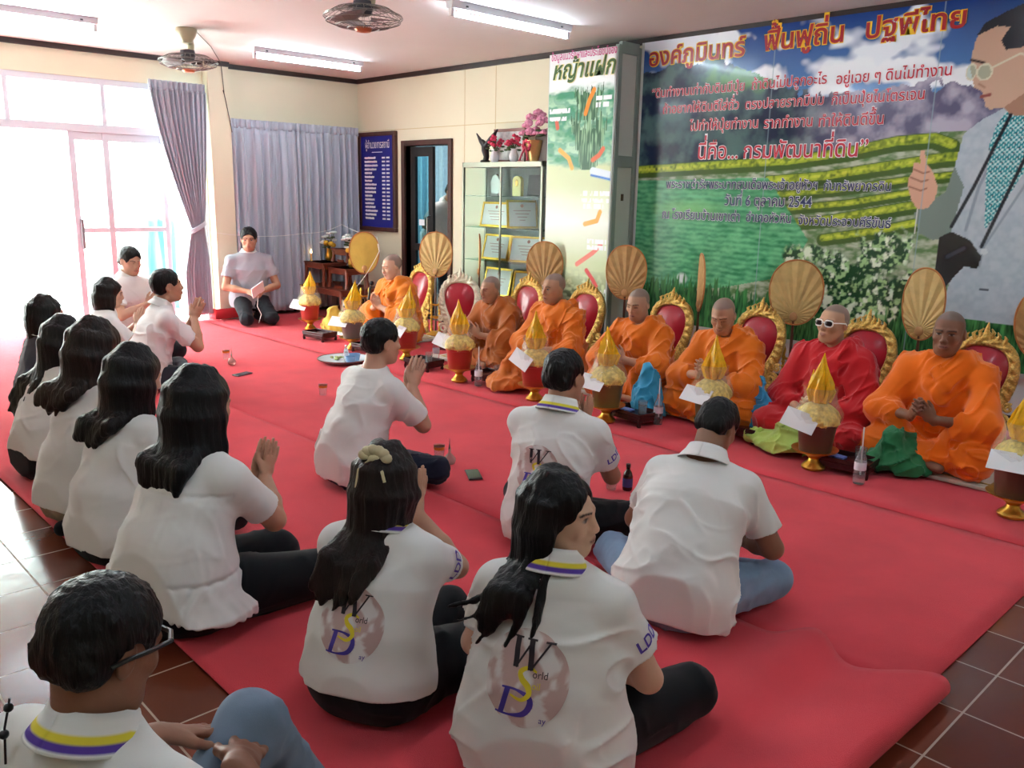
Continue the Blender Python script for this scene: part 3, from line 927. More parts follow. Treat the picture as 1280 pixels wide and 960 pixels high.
# window wall: wall over the opening, pillar, wall behind the closed curtain
WB = 4.27
w = MB().bx(XW - .2, XW, .2, WB, 2.55, ZC).bx(XW - .2, XW, WB, YW + .2, 0, ZC).bx(XW - .2, XW, Y0 - .2, .2, 0, ZC)
w.bx(XW, XW + .14, 4.29, 4.53, 0, ZC)
struct(w.build('wall_left', cream, smooth=False))
# banner wall with its door opening
DX0, DX1, DZ = -8.50, -7.68, 2.02
w = MB().bx(XW, DX0, YW, YW + .14, 0, ZC).bx(DX0, DX1, YW, YW + .14, DZ, ZC).bx(DX1, -4.98, YW, YW + .14, 0, ZC)
struct(w.build('wall_back', cream, smooth=False))
struct(MB().bx(-4.98, X1 + .2, YW, YW + .14, 0, ZC).build('wall_back.001', mat('grey_white_wall', '#d7d8d6', rough=.7, var=.03, vscale=4), smooth=False))
w = MB().bx(X1, X1 + .2, Y0 - .2, YW + .2, 0, ZC)
struct(w.build('wall_right', cream, smooth=False))
struct(MB().bx(XW - .2, X1 + .2, Y0 - .2, Y0, 0, ZC).build('wall_front', cream, smooth=False))
# ceiling mouldings
struct(MB().bx(XW, XW + .03, Y0, 4.29, ZC - .05, ZC).bx(XW + .14, XW + .17, 4.26, 4.53, ZC - .05, ZC).bx(XW, XW + .03, 4.53, YW, ZC - .05, ZC).build('trim_1', brown_trim, smooth=False))
struct(MB().bx(XW, X1, YW - .03, YW, ZC - .05, ZC).build('trim_2', brown_trim, smooth=False))
# joints between the wall boards
g = MB()
for x in (-7.42, -6.92): g.bx(x - .004, x + .004, YW - .002, YW + .01, .1, ZC - .05)
g.bx(XW, -4.98, YW - .002, YW + .01, 2.21, 2.218)
struct(g.build('trim_3', mat('joint_line', '#cbb88c', rough=.8), smooth=False))
struct(MB().bx(XW, XW + .02, 4.53, YW, 0, .10).bx(XW, DX0 - .06, YW - .02, YW, 0, .1).bx(DX1 + .06, X1, YW - .02, YW, 0, .1).build('baseboard_back', brown_trim, smooth=False))
# red cloth turned up against the pillar and the wall beside it
red = mat('red_carpet_felt', '#d8434d', rough=.95, var=.10, vscale=3.0, bump=.5, bscale=420, spec=.1, sheen=.12)
# ---- the big window and sliding door of the left wall
fr = MB()
for z0, z1 in ((2.49, 2.55), (2.02, 2.10)): fr.bx(XW - .10, XW - .02, .2, WB, z0, z1)
for y in (2.35, 3.24, 1.46, .57): fr.bx(XW - .09, XW - .03, y - .022, y + .022, 2.10, 2.49)
for y in (2.90, 3.23, .24): fr.bx(XW - .09, XW - .03, y - .03, y + .03, 0, 2.02)
fr.bx(XW - .09, XW - .03, 3.79, 3.84, 0, 2.02).bx(XW - .09, XW - .03, WB - .05, WB, 0, 2.5)
fr.bx(XW - .08, XW - .04, 2.9, 3.82, 1.01, 1.06).bx(XW - .08, XW - .04, 2.9, 3.82, 1.94, 2.02).bx(XW - .08, XW - .04, 2.9, 3.82, 0, .10)
win = struct(fr.build('window_1', alu, smooth=False))
gp = MB().bx(XW - .065, XW - .061, 2.92, 3.80, .1, 1.95).bx(XW - .065, XW - .061, .2, WB - .05, 2.1, 2.49)
struct(gp.build('pane', glass, win, smooth=False))
h_ = MB().bx(XW - .03, XW + .01, 2.915, 2.94, .85, 1.15).build('door_handle', mat('grey_handle', '#85868c', rough=.4, metal=.4), win, smooth=False)
# ---- outside: paving, a pale building with a pinkish band, blue sheeting by the door
struct(MB().bx(-22, XW - .2, -14, 14, -.2, -.08).build('ground_outside', mat('pale_paving', '#e3e2de', rough=.9, var=.04, vscale=1), smooth=False))
ow = MB().bx(-14.4, -14.2, -8, 11, -.1, 4.2)
struct(ow.build('wall_outside', mat('pale_render', '#f3f1ee', rough=.9), smooth=False))
struct(MB().bx(-14.2, -14.17, 4.0, 8.5, .55, 1.0).build('trim_4', mat('pink_band', '#eec9cc', rough=.9), smooth=False))
sf = MB()
sf.sheet(lambda u, t: (-11.2 + .05*math.sin(u*19) + .03*math.sin(t*7 + u*9), 4.15 + .42*u, -.079 + 1.18*t), 40, 24)
tag(sf.build('tarpaulin', mat('blue_sheeting', '#7aa9b8', rough=.5, translucent=.3), solid=.006), 'blue sheeting hanging outside behind the sliding glass door', 'tarpaulin')

# ---- doorway in the banner wall, room behind it
dwood = mat('dark_wood_frame', '#4a2a22', rough=.45, var=.2, vscale=12, stretch=(1, 1, .1))
d = MB().bx(DX0 - .06, DX0, YW - .03, YW + .15, 0, DZ + .06).bx(DX1, DX1 + .06, YW - .03, YW + .15, 0, DZ + .06).bx(DX0, DX1, YW - .03, YW + .15, DZ, DZ + .06)
door = struct(d.build('door_1', dwood, smooth=False, bevel=.004))
leafm = mat('dark_door_leaf', '#2a2423', rough=.4)
lf = MB().bx(DX0 + .01, DX0 + .10, YW + .06, YW + .10, .02, DZ - .01).bx(DX0 + .36, DX0 + .44, YW + .06, YW + .10, .02, DZ - .01)
lf.bx(DX0 + .10, DX0 + .36, YW + .06, YW + .10, DZ - .12, DZ - .01).bx(DX0 + .10, DX0 + .36, YW + .06, YW + .10, .02, .35).bx(DX0 + .10, DX0 + .36, YW + .06, YW + .10, .80, .88)
o = lf.build('door_leaf', leafm, door, smooth=False)
MB().bx(DX0 + .10, DX0 + .36, YW + .078, YW + .082, .35, DZ - .12).build('glass_pane', thin_glass('bluish_glass', '#c4e2ea', .3, .05), o, smooth=False)
hd = MB().tube([(DX0 + .40, YW + .05, .95), (DX0 + .40, YW + .01, .97), (DX0 + .40, YW + .01, 1.20), (DX0 + .40, YW + .05, 1.22)], .011)
hd.build('door_handle', mat('chrome', '#d8d8d8', rough=.15, metal=1), o)
stk = MB().bx(DX0 + .17, DX0 + .27, YW + .066, YW + .072, 1.10, 1.17)
stk.build('sticker', mat('white_sticker', '#eceef4', rough=.6), o, smooth=False)
rm = mat('pale_blue_room', '#c3d5dc', rough=.8)
w = MB().bx(-10.2, -6.0, 8.6, 8.7, 0, 2.7).bx(-10.1, -10.0, YW + .14, 8.7, 0, 2.7).bx(-6.0, -5.9, YW + .14, 8.7, 0, 2.7).bx(-10.3, -5.9, YW + .14, 8.7, 2.7, 2.8)
struct(w.build('wall_next_room', rm, smooth=False))
struct(MB().bx(-10.3, -5.9, YW + .14, 8.7, -.1, 0).build('floor_next_room', mat('grey_floor', '#77706c', rough=.4), smooth=False))
l = bpy.data.lights.new('next_room_fill', 'AREA'); l.energy = 22; l.size = 1.2; l.color = (.86, .95, 1)  # unseen area light added to brighten the room behind the doorway
o = bpy.data.objects.new('next_room_fill', l); COL.objects.link(o); o.location = (-8.6, 7.4, 2.66)

def pleats(x_of, n, amp, seed=0):
    r = random.Random(seed); ph = [r.uniform(0, 6.28) for _ in range(6)]
    def f(u, t):
        a = u * n * 2 * PI
        return amp * (math.sin(a + .9*math.sin(u*17 + ph[0])) * (.75 + .25*math.sin(u*29 + ph[1])) + .30*math.sin(2.3*a + ph[2] + t*1.2))
    return f
cm = mat('grey_satin', '#b3b9c6', rough=.42, var=.10, vscale=30, stretch=(1, 1, .04), sheen=.3, bump=.1, bscale=200)
def curtain_panel(y0, y1, seed, label, tail):
    w = pleats(None, (y1 - y0) * 9.5, .052, seed)
    c = empty('curtain', (XW + .10, y0, 0), 0, label, 'curtain', 'grey curtains on the window wall')
    b = MB().sheet(lambda u, t: (w(u, t) * min(1, .45 + t*3) + .02*math.sin(u*7 + t*2)*t, (y1 - y0) * u + .010*math.sin(u*50), 2.17 - 2.12*t), int((y1-y0)*190), 26)
    b.build('curtain_cloth', cm, c, solid=.004)
    hdr = MB().sheet(lambda u, t: (.018*math.sin(u*(y1-y0)*9.5*2*PI*1.0) + .006*math.sin(u*190), (y1 - y0)*u, 2.255 - .10*t), int((y1-y0)*150), 3)
    hdr.build('gathered_heading', cm, c, solid=.006)
curtain_panel(4.54, 5.38, 1, 'closed grey satin curtain panel behind the kneeling man in grey', 0)
curtain_panel(5.36, 6.22, 2, 'closed grey satin curtain panel nearest the blue name board', 0)
w_ = pleats(None, 16, .03, 9)
c = empty('curtain', (-9.93, 6.5, 0), 0, 'pale blue curtain in the room behind the doorway', 'curtain')
MB().sheet(lambda u, t: (w_(u, t), 1.95*u, 2.5 - 2.45*t), 300, 10).build('curtain_cloth', mat('pale_blue_satin', '#a9c6d2', rough=.5, var=.08, vscale=20), c, solid=.004)
# tied-back curtain
def tied(u, t):
    z = 2.50 - 2.42*t
    ttie = (2.50 - 1.05)/2.42
    if t < ttie:
        k = (t/ttie) ** 1.35
        a, b_ = 3.66 + (4.02 - 3.66)*k, 4.27 + (4.17 - 4.27)*k
    else:
        k = (t - ttie)/(1 - ttie)
        a, b_ = 4.02 - .10*min(1, k*2), 4.17 + .04*min(1, k*2)
    ph = u * 11 * 2*PI
    am = .030*(1 - .45*math.exp(-((t - ttie)/.06)**2))
    return (am*math.sin(ph + .7*math.sin(u*13)) + .012*math.sin(ph*2.1 + 1) + .05*k*0, (a + (b_ - a)*u) - 3.66, z)
c = empty('curtain', (XW + .10, 3.66, 0), 0, 'grey satin curtain tied back beside the bright window', 'curtain', 'grey curtains on the window wall')
MB().sheet(tied, 150, 50).build('curtain_cloth', cm, c, solid=.004)
MB().sheet(lambda u, t: (.02*math.sin(u*11*2*PI) + .006*math.sin(u*150), .61*u, 2.585 - .10*t), 110, 3).build('gathered_heading', cm, c, solid=.006)
tb = [(.045*math.cos(a)*1.2, .435 + .085*math.sin(a), 1.06 + .05*math.sin(a)) for a in np.linspace(0, 2*PI, 24, endpoint=False)]
b = MB()
for dz in (-.016, 0, .016): b.tube([(x, y, z + dz) for x, y, z in tb], .012, 8, True)
b.build('tieback', mat('pale_satin', '#b6b6c2', rough=.4), c)

# ---- carpets: three long strips of red felt
def carpet(y0, y1, x0, x1, label, zfn=None, nx=120, ny=20, top=.008):
    b = MB()
    zf = zfn or (lambda x, y: .0012*math.sin(x*2.1 + y) + .0012*math.sin(x*5.3 - y*3))
    b.sheet(lambda u, t: (x0 + (x1-x0)*u, y0 + (y1-y0)*t, top + zf(x0 + (x1-x0)*u, y0 + (y1-y0)*t)), nx, ny)
    o = b.build('carpet', red)
    d = o.modifiers.new('thickness', 'SOLIDIFY'); d.thickness = .006; d.offset = -1
    return tag(o, label, 'carpet', 'red carpet strips')
carpet(4.118, 6.24, XW + .02, 2.6, 'red carpet strip along the banner wall, under the row of monks')
carpet(2.562, 4.106, XW + .02, -.83, 'middle red carpet strip between the praying people and the monks')
# near strip: its free end at the right is buckled and rolled up
def near_strip():
    b = MB(); nx, ny = 260, 44
    x0, L_, R_ = XW + .02, 8.83, .033
    g = lambda x, c, w: math.exp(-((x - c)/w)**2)
    sm = lambda v: (lambda q: q*q*(3 - 2*q))(min(1, max(0, v)))
    def fn(u, t):
        s = u/.6*7.9 if u < .6 else 7.9 + (u - .6)/.4*(L_ - 7.9)
        y = .985 + 1.568*t
        x = x0 + s; z = .008
        edge = -.793 - .035*(1 - t)
        tt = max(0, (t - .45)/.55)**1.4
        rise = 2*R_*sm((x - edge + .30)/.30)
        z += .042*g(x, -1.19, .085)*tt + .016*g(x, -1.70, .16)*max(0, (t - .25)/.75) + .012*sm((x + 1.35)/.1)*tt*(1 - sm((x - edge + .2)/.2))
        z += .0014*math.sin(x*2.3 + y*2) + rise
        yb = y + t*t*(.055*g(x, -1.19, .09) - .030*g(x, -1.00, .10) + .055*sm((x + .95)/.18))
        if x > edge:
            a = (x - edge)/R_
            x = edge + R_*math.sin(a); z -= R_*(1 - math.cos(a))
        return (x, yb, z)
    b.sheet(fn, nx, ny)
    o = b.build('carpet', red)
    d = o.modifiers.new('thickness', 'SOLIDIFY'); d.thickness = .005; d.offset = 1
    tag(o, 'near red carpet strip with its buckled end curled over at the tiles', 'carpet', 'red carpet strips')
near_strip()
cu = MB().sheet(lambda u, t: (XW + .16 + .02*math.sin(t*PI*.5), 4.22 + .36*u, .02 + .12*t), 12, 6)
cu.sheet(lambda u, t: (XW + .02 + .16*(u), 4.22 - .02*t*0, .02 + .12*t), 6, 6)
tag(cu.build('carpet_offcut', red, solid=.006), 'red carpet edge turned up against the cream pillar', 'carpet')

# ---- fluorescent lamps
tube_m = mat('glowing_tube', '#ffffff', emit=TUBE_POWER, ecol='#dcf1ff')
def lamp(x, y, label, lit=True):
    c = empty('fluorescent_lamp', (x, y, ZC), 0, label, 'ceiling light', 'fluorescent ceiling lamps')
    MB().prism([(-.045, 0), (.045, 0), (.03, -.05), (-.03, -.05)], -.63, .63).build('housing', mat('white_enamel', '#d9d9dd', rough=.35), c, smooth=False, bevel=.004)
    MB().tube([(0, -.60, -.085), (0, .60, -.085)], .016, 14).build('tube', tube_m, c)
    for s in (-1, 1):
        MB().box((0, s*.61, -.07), (.035, .03, .07)).build('lamp_holder', mat('white_plastic', '#e4e4e4', rough=.4), c, smooth=False, bevel=.004)
        MB().box((.046, s*.5, -.03), (.006, .02, .012)).build('clip', mat('dark_metal', '#3b3b40'), c, smooth=False)
lamp(-8.14, 4.83, 'fluorescent lamp above the closed grey curtain')
lamp(-5.09, 4.80, 'fluorescent lamp in front of the tall grass poster')
lamp(-7.86, 2.04, 'fluorescent lamp nearest the big bright window')
lamp(-2.1, 4.80, 'fluorescent lamp over the right monks')
lamp(-4.9, 2.04, 'fluorescent lamp over the middle carpet')
lamp(-2.0, 2.04, 'unseen fluorescent lamp added over the near carpet as fill')  # unseen lamp in line with the rows, added to fill the near area
lamp(.9, 4.80, 'unseen fluorescent lamp added as fill beyond the right end of the monks')  # unseen, continues the row; added as further fill from the right
lamp(.9, 1.70, 'unseen fluorescent fill lamp added to the right of the camera')  # unseen, put in to lift the near people and carpet
lamp(-1.9, -.80, 'unseen fluorescent lamp added behind the camera for fill')  # unseen, added so that the near area is less dark

# ---- ceiling fans
def ceiling_fan(x, y, label, turn):
    c = empty('ceiling_fan', (x, y, ZC), turn, label, 'fan', 'caged ceiling fans')
    beige = mat('beige_enamel', '#b3a98a', rough=.4)
    dark = mat('dark_fan_metal', '#4b4a4f', rough=.4, metal=.5)
    MB().lathe([(.085, 0), (.09, -.02), (.075, -.06), (.05, -.10), (.045, -.12)], 20).build('ceiling_mount', beige, c)
    MB().tube([(.03, 0, -.08), (.06, 0, -.13), (.05, 0, -.19), (0, 0, -.21)], [.035, .03, .03, .03], 10).build('arm', beige, c)
    MB().lathe([(.02, -.17), (.06, -.18), (.065, -.22), (.05, -.26), (.02, -.27)], 20).build('motor', dark, c)
    cage = MB()
    for r, z in ((.245, -.265), (.25, -.275), (.17, -.325), (.10, -.34), (.17, -.225), (.235, -.30)):
        cage.tube([(r*math.cos(a), r*math.sin(a), z) for a in np.linspace(0, 2*PI, 40, endpoint=False)], .0028, 5, True)
    for k in range(30):
        a = 2*PI*k/30; p = lambda r, z: (r*math.cos(a), r*math.sin(a), z)
        cage.tube([p(.06, -.212), p(.17, -.225), p(.245, -.268), p(.235, -.30), p(.17, -.325), p(.06, -.345)], .0016, 4)
    cage.build('cage', mat('cage_wire', '#85827e', rough=.35, metal=.6), c)
    for k in range(3):
        b = MB()
        def bl(u, t, k=k):
            a = 2*PI*k/3 + (t - .5)*(1.2 + .3*u); r = .05 + .165*u
            return (r*math.cos(a), r*math.sin(a), -.285 + (t - .5)*.055*(.6 + .4*u))
        b.sheet(bl, 8, 10).build('blade', mat('smoky_blade', '#8f8d90', rough=.3, alpha=.75), c, solid=.003)
    MB().lathe([(.052, -.335), (.056, -.345), (.045, -.36), (.012, -.365)], 24).build('centre_cap', mat('copper_cap', '#c77e55', rough=.35, metal=.3), c)
ceiling_fan(-7.70, 3.36, 'caged ceiling fan with copper cap in front of the tied curtain', 2.2)
ceiling_fan(-4.85, 3.27, 'caged ceiling fan with copper cap at the top edge, between two lamps', .9)

wc = MB().tube([(XW + .03, 4.45, ZC - .10), (XW + .16, 4.46, 2.5), (XW + .155, 4.50, 2.3), (XW + .15, 4.535, 2.1)], .004, 6)
wc.tube([(-7.66, 3.42, ZC - .012), (-8.4, 3.9, ZC - .012), (XW + .16, 4.44, ZC - .02), (XW + .16, 4.46, 2.5)], .004, 6)
tag(wc.build('power_cord', mat('dark_cord', '#3a3732', rough=.6)), 'thin dark cord running from the ceiling fan down the cream pillar', 'cord')
# ---------------------------------------------------------------- printed boards
class Paint:
    """a flat print: colours laid on a fine grid of the board's own face (x along the wall, z up)"""
    def __init__(s, x0, x1, z0, z1, h):
        s.nx, s.nz = int((x1-x0)/h) + 1, int((z1-z0)/h) + 1
        s.x = np.linspace(x0, x1, s.nx); s.z = np.linspace(z0, z1, s.nz)
        s.X, s.Z = np.meshgrid(s.x, s.z)
        s.P = np.stack([s.X.ravel(), np.zeros(s.X.size), s.Z.ravel()], 1).astype(np.float32)
        s.c = np.ones((s.nz, s.nx, 3), np.float32)
    def noise(s, sc, seed=0, st=(1, 1, 1)):
        return vnoise(s.P * np.array(st, np.float32), sc, seed).reshape(s.X.shape)
    def fbm(s, sc, seed=0, st=(1, 1, 1), n=3):
        return sum(s.noise(sc * 2**i, seed + i, st) * .5**i for i in range(n))
    def fill(s, mask, col, a=1.0):
        w = np.clip(np.asarray(mask, np.float32) * a, 0, 1)[..., None]
        col = np.array(lin(col) if isinstance(col, str) else col, np.float32)
        s.c = s.c * (1 - w) + col * w
    def inside(s, pts):
        m = np.zeros(s.X.shape, bool); n = len(pts)
        for i in range(n):
            xa, za = pts[i]; xb, zb = pts[(i+1) % n]
            if za == zb: continue
            c = ((za > s.Z) != (zb > s.Z)) & (s.X < (xb-xa)*(s.Z-za)/(zb-za) + xa)
            m ^= c
        return m
    def near(s, pts, wd):
        d = np.full(s.X.shape, 9.0, np.float32)
        for (xa, za), (xb, zb) in zip(pts[:-1], pts[1:]):
            L2 = (xb-xa)**2 + (zb-za)**2 + 1e-9
            t = np.clip(((s.X-xa)*(xb-xa) + (s.Z-za)*(zb-za))/L2, 0, 1)
            d = np.minimum(d, np.hypot(s.X-xa-t*(xb-xa), s.Z-za-t*(zb-za)))
        return np.clip((wd - d)/.006 + .5, 0, 1)
    def build(s, name, y, m, parent):
        v = np.stack([s.X.ravel(), np.full(s.X.size, y), s.Z.ravel()], 1)
        i = np.arange(s.nx - 1)[None] + (np.arange(s.nz - 1) * s.nx)[:, None]
        q = np.stack([i, i + 1, i + s.nx + 1, i + s.nx], -1).reshape(-1, 4)
        return fast_mesh(name, v, q, m, parent, np.concatenate([s.c.reshape(-1, 3), np.ones((s.X.size, 1))], 1))

def islands(n, faces):
    p = list(range(n))
    def find(i):
        while p[i] != i: p[i] = p[p[i]]; i = p[i]
        return i
    for q in faces:
        r = find(q[0])
        for j in q[1:]: p[find(j)] = r
    return np.array([find(i) for i in range(n)])
def wall_text(body, xl, xr, z, y, m, parent, name='lettering', bold=0.0, tall=1.0, lean=0.0, slope=0.0):
    v, f = text_mesh(body, bold=bold, shear=lean)
    lab = islands(len(v), f)
    dep = np.zeros(len(v))
    boxes = []
    for k, r in enumerate(sorted(set(lab), key=lambda r: v[lab == r][:, 0].min())):
        s_ = lab == r; dep[s_] = -.0004 * (k % 5); boxes.append([s_, v[s_].min(0), v[s_].max(0)])
    for A in boxes:                                  # tone marks that would sit on a vowel mark move up over it
        for B in boxes:
            if A is B or A[1][1] < .5 or B[1][1] < .5: continue
            wa, wb = A[2][0] - A[1][0], B[2][0] - B[1][0]
            ov = min(A[2][0], B[2][0]) - max(A[1][0], B[1][0])
            if wa <= wb and ov > wa*.4 and A[1][1] < B[2][1] and A[2][1] > B[1][1] and A[1][1] >= B[1][1] - .05:
                up = B[2][1] - A[1][1] + .03; v[A[0], 1] += up; A[1][1] += up; A[2][1] += up
    w = v[:, 0].max() - v[:, 0].min(); k = (xr - xl) / w
    mid = .26
    X = xl + (v[:, 0] - v[:, 0].min()) * k
    V = [(X[i], y + dep[i], z + (v[i, 1] - mid) * k * tall + slope * (X[i] - xl)) for i in range(len(v))]
    return link_mesh(name, V, f, m, parent, smooth=False)

BY = 6.255
bpx = lambda x, y: tuple(on_y(x, y, BY)[i] for i in (0, 2))
def banner():
    x0, x1, z0, z1 = -4.95, -1.25, .40, 2.80
    root = empty('banner', ((x0+x1)/2, BY, z0), 0, 'huge landscape banner with red and white Thai writing and a man in a grey jacket', 'banner')
    ox = V3((x0+x1)/2, BY, z0)
    p = Paint(x0, x1, z0, z1, .0075)
    X, Z = p.X, p.Z
    G = lambda px, py: bpx(px, py)
    t = (Z - z0)/(z1 - z0)
    # sky
    sky = np.clip((t - .62)/.38, 0, 1)[..., None]
    p.c = np.array(lin('#6f9fd0'), np.float32)*(1 - sky) + np.array(lin('#123a82'), np.float32)*sky
    cl = p.fbm(1.9, 3, (1, 1, 1.6), 4)
    p.fill(np.clip((cl - .45)*4, 0, 1)*(t > .70), '#e9eff6')
    for (cx, cy, rx, rz) in ((915, 45, .16, .07), (955, 98, .20, .10), (1050, 92, .26, .11), (1120, 92, .25, .08), (1190, 98, .3, .09), (985, 55, .10, .04)):
        a, b = G(cx, cy)
        d = np.hypot((X-a)/rx, (Z-b)/rz) + p.fbm(7, 8, n=3)*.45
        p.fill(np.clip((1.05 - d)*3, 0, 1), '#f0f4f8')
    # far hill, dark wood at the left, mauve scrub at the right
    hz = np.interp(X[0], *zip(*[G(807, 88), G(860, 78), G(905, 72), G(950, 95), G(990, 112), G(1060, 118), G(1130, 108), G(1190, 100), G(1275, 105)]))
    n1 = p.fbm(9, 21, n=4)
    wood = Z < hz + n1*.05
    w3 = np.clip(.5 + n1*.8, 0, 1)[..., None]
    c_wood = np.array(lin('#16243f'))*(1-w3) + np.array(lin('#4c6b6a'))*w3
    rightness = np.clip((X - G(985, 150)[0])/.5, 0, 1)[..., None]
    c_scrub = np.array(lin('#5d5a76'))*(1-w3) + np.array(lin('#b0a9bb'))*w3
    c_ = c_wood*(1-rightness) + c_scrub*rightness
    p.c = np.where(wood[..., None], c_, p.c).astype(np.float32)
    a, b = G(935, 95)
    p.fill(np.clip(1.2 - np.hypot((X-a)/.34, (Z-b)/.10) + n1*.4, 0, 1)*wood*1.6, '#5f8f58')
    # terraces
    tz = np.interp(X[0], *zip(*[G(800, 212), G(880, 208), G(960, 205), G(1030, 196), G(1100, 182), G(1170, 168), G(1275, 160)]))
    ter = Z < tz + n1*.015
    n2 = p.fbm(16, 31, (1, 1, 2.2), 3)
    w = np.clip(.5 + n2*.7, 0, 1)[..., None]
    p.c = np.where(ter[..., None], np.array(lin('#5b7a4c'))*(1-w) + np.array(lin('#b8bda6'))*w, p.c).astype(np.float32)
    n3 = p.fbm(40, 33, n=2)
    for pts, wd in (([(800, 215), (900, 209), (985, 204), (1060, 193), (1120, 180), (1168, 176), (1190, 184)], .042),
                    ([(960, 228), (1030, 223), (1100, 212), (1180, 200), (1230, 196)], .040), ([(960, 246), (1040, 240), (1140, 226), (1200, 220)], .026),
                    ([(985, 262), (1060, 256), (1150, 241)], .028), ([(960, 284), (1040, 276), (1150, 258)], .036), ([(1028, 300), (1090, 292), (1150, 280)], .034)):
        line_ = [G(*q) for q in pts]
        up = [(x, z + wd*.45) for x, z in line_]
        p.fill(p.near(line_, wd + .014) , '#3f5a22'); p.fill(p.near(up, wd*.72)*np.clip(.85 + n3*.7, 0, 1), '#a3b532'); p.fill(p.near(up, wd*.3)*np.clip(.3 + n3, 0, 1), '#ccd24a')
    # striped field at the lower left
    fld = p.inside([G(796, 226), G(960, 222), G(985, 262), G(1010, 300), G(985, 345), G(900, 360), G(790, 360)])
    st = np.sin(Z*2*PI/.042 + n1*1.5 + X*2)
    w = np.clip(.5 + .22*st + n2*.4, 0, 1)[..., None]
    p.c = np.where(fld[..., None], np.array(lin('#2a7a50'))*(1-w) + np.array(lin('#6cba86'))*w, p.c).astype(np.float32)
    p.fill(np.clip(.9 - np.hypot((X-G(860, 262)[0])/.5, (Z-G(860, 262)[1])/.12), 0, 1)*fld*.7, '#8ecf7a')
    p.fill(np.clip(1.1 - np.hypot((X-G(853, 348)[0])/.06, (Z-G(853, 348)[1])/.05) + n1*.3, 0, 1)*1.5, '#dfe8e6')
    # shrubs
    for cx, cy, rx, rz in ((1000, 325, .16, .13), (1050, 350, .26, .20), (1100, 320, .22, .18), (1125, 370, .25, .2), (1030, 385, .3, .18), (1090, 395, .3, .16)):
        a, b = G(cx, cy)
        mk = np.clip((1.05 - np.hypot((X-a)/rx, (Z-b)/rz) + n1*.4)*4, 0, 1)
        p.fill(mk, '#21452a')
        p.fill(mk*np.clip(n3*2.2 + n2*.6, 0, 1), '#9fc488')
        p.fill(mk*np.clip(p.fbm(26, 57)*2.6 - .7, 0, 1), '#dfe9d2')
    # tall dark grass along the bottom
    gz = np.interp(X[0], *zip(*[G(790, 350), G(870, 352), G(960, 372), G(1060, 405), G(1160, 385), G(1275, 372)]))
    bl = p.noise(70, 61, (1, 1, .10)); bl2 = p.noise(150, 62, (1, 1, .14))
    gm = np.clip((gz + bl*.09 - Z)/.02, 0, 1)
    w = np.clip(.4 + bl2*.45 + bl*.25, 0, 1)[..., None]
    p.c = (p.c*(1-gm[..., None]) + (np.array(lin('#123a22'))*(1-w) + np.array(lin('#4f9a55'))*w)*gm[..., None]).astype(np.float32)
    # the printed man: jacket, patterned shirt, face, hair, hand, camera
    K = lambda pts: [G(1080 + x/2.4, y/2.4) for x, y in pts]
    n4 = p.fbm(30, 71, n=2)
    jk = p.inside(K([(425, 322), (360, 355), (300, 400), (272, 500), (245, 575), (215, 600), (150, 640), (165, 700), (205, 720), (262, 715), (280, 800), (252, 860), (232, 950), (760, 1010), (840, 520), (760, 420), (640, 360), (560, 330)]))
    p.fill(jk, '#a9b4c0'); p.fill(jk*np.clip(.5 + n4*.6, 0, 1)*.35, '#cfd6da')
    p.fill(p.inside(K([(272, 500), (245, 575), (150, 640), (165, 700), (205, 720), (255, 715), (300, 560)])), '#77857f')
    p.fill(p.near(K([(305, 690), (345, 560), (410, 430)]), .010), '#8b97a4'); p.fill(p.near(K([(345, 800), (360, 740), (480, 560), (520, 480)]), .008), '#8f9aa6')
    sh = p.inside(K([(440, 320), (400, 370), (378, 430), (366, 530), (362, 690), (420, 610), (490, 500), (560, 420), (600, 350), (560, 330)]))
    p.fill(sh, '#2e8f98'); ck = (np.sin(X*2*PI/.030 + .3*np.sin(Z*80)) * np.sin(Z*2*PI/.030) > .25)
    p.fill(sh*ck, '#bfe0df'); p.fill(sh*(np.sin(X*2*PI/.060)*np.sin(Z*2*PI/.06) > .75), '#154a5c')
    skin, shade = '#c9a48d', '#a8806a'
    fc = p.inside(K([(350, 92), (332, 130), (322, 178), (318, 205), (322, 225), (327, 248), (330, 262), (345, 270), (356, 276), (354, 290), (362, 300), (362, 318), (378, 328), (420, 322), (440, 345), (520, 350), (560, 330), (570, 250), (590, 150), (560, 80), (450, 50)]))
    p.fill(fc, skin); p.fill(p.inside(K([(420, 322), (440, 345), (520, 350), (560, 330), (565, 260), (480, 280)])), shade)
    p.fill(p.near(K([(352, 290), (378, 284)]), .010), '#8f4d47'); p.fill(p.near(K([(322, 180), (360, 188)]), .008), '#3a2a26')
    p.fill(p.near(K([(345, 252), (362, 262)]), .006), shade)
    p.fill(p.inside(K([(338, 108), (362, 70), (420, 38), (480, 10), (560, 15), (620, 70), (640, 170), (600, 260), (570, 250), (560, 170), (480, 140), (425, 150), (412, 120), (440, 80), (400, 78)])), '#23222a')
    ear = np.hypot((X - K([(528, 200)])[0][0])/.05, (Z - K([(528, 200)])[0][1])/.09) < 1
    p.fill(ear, shade)
    for cx in (322, 362):
        a, b = K([(cx, 216)])[0]; e = np.hypot((X-a)/(.030 if cx < 340 else .045), (Z-b)/.048)
        p.fill(e < 1, '#8fb29c', .55); p.fill((np.abs(e - 1) < .12), '#d8d2b8')
    p.fill(p.near(K([(380, 205), (470, 160), (520, 175)]), .006), '#d8d2b8')
    hd = p.inside(K([(170, 452), (182, 452), (188, 490), (206, 515), (222, 560), (212, 600), (190, 625), (160, 628), (142, 600), (132, 560), (136, 530), (148, 510), (150, 488), (168, 490)]))
    p.fill(hd, '#d6a48c')
    for q in ([(140, 532), (172, 545), (192, 540)], [(136, 560), (170, 572), (188, 565)], [(150, 508), (178, 520), (196, 515)]): p.fill(p.near(K(q), .005), '#8d5a48')
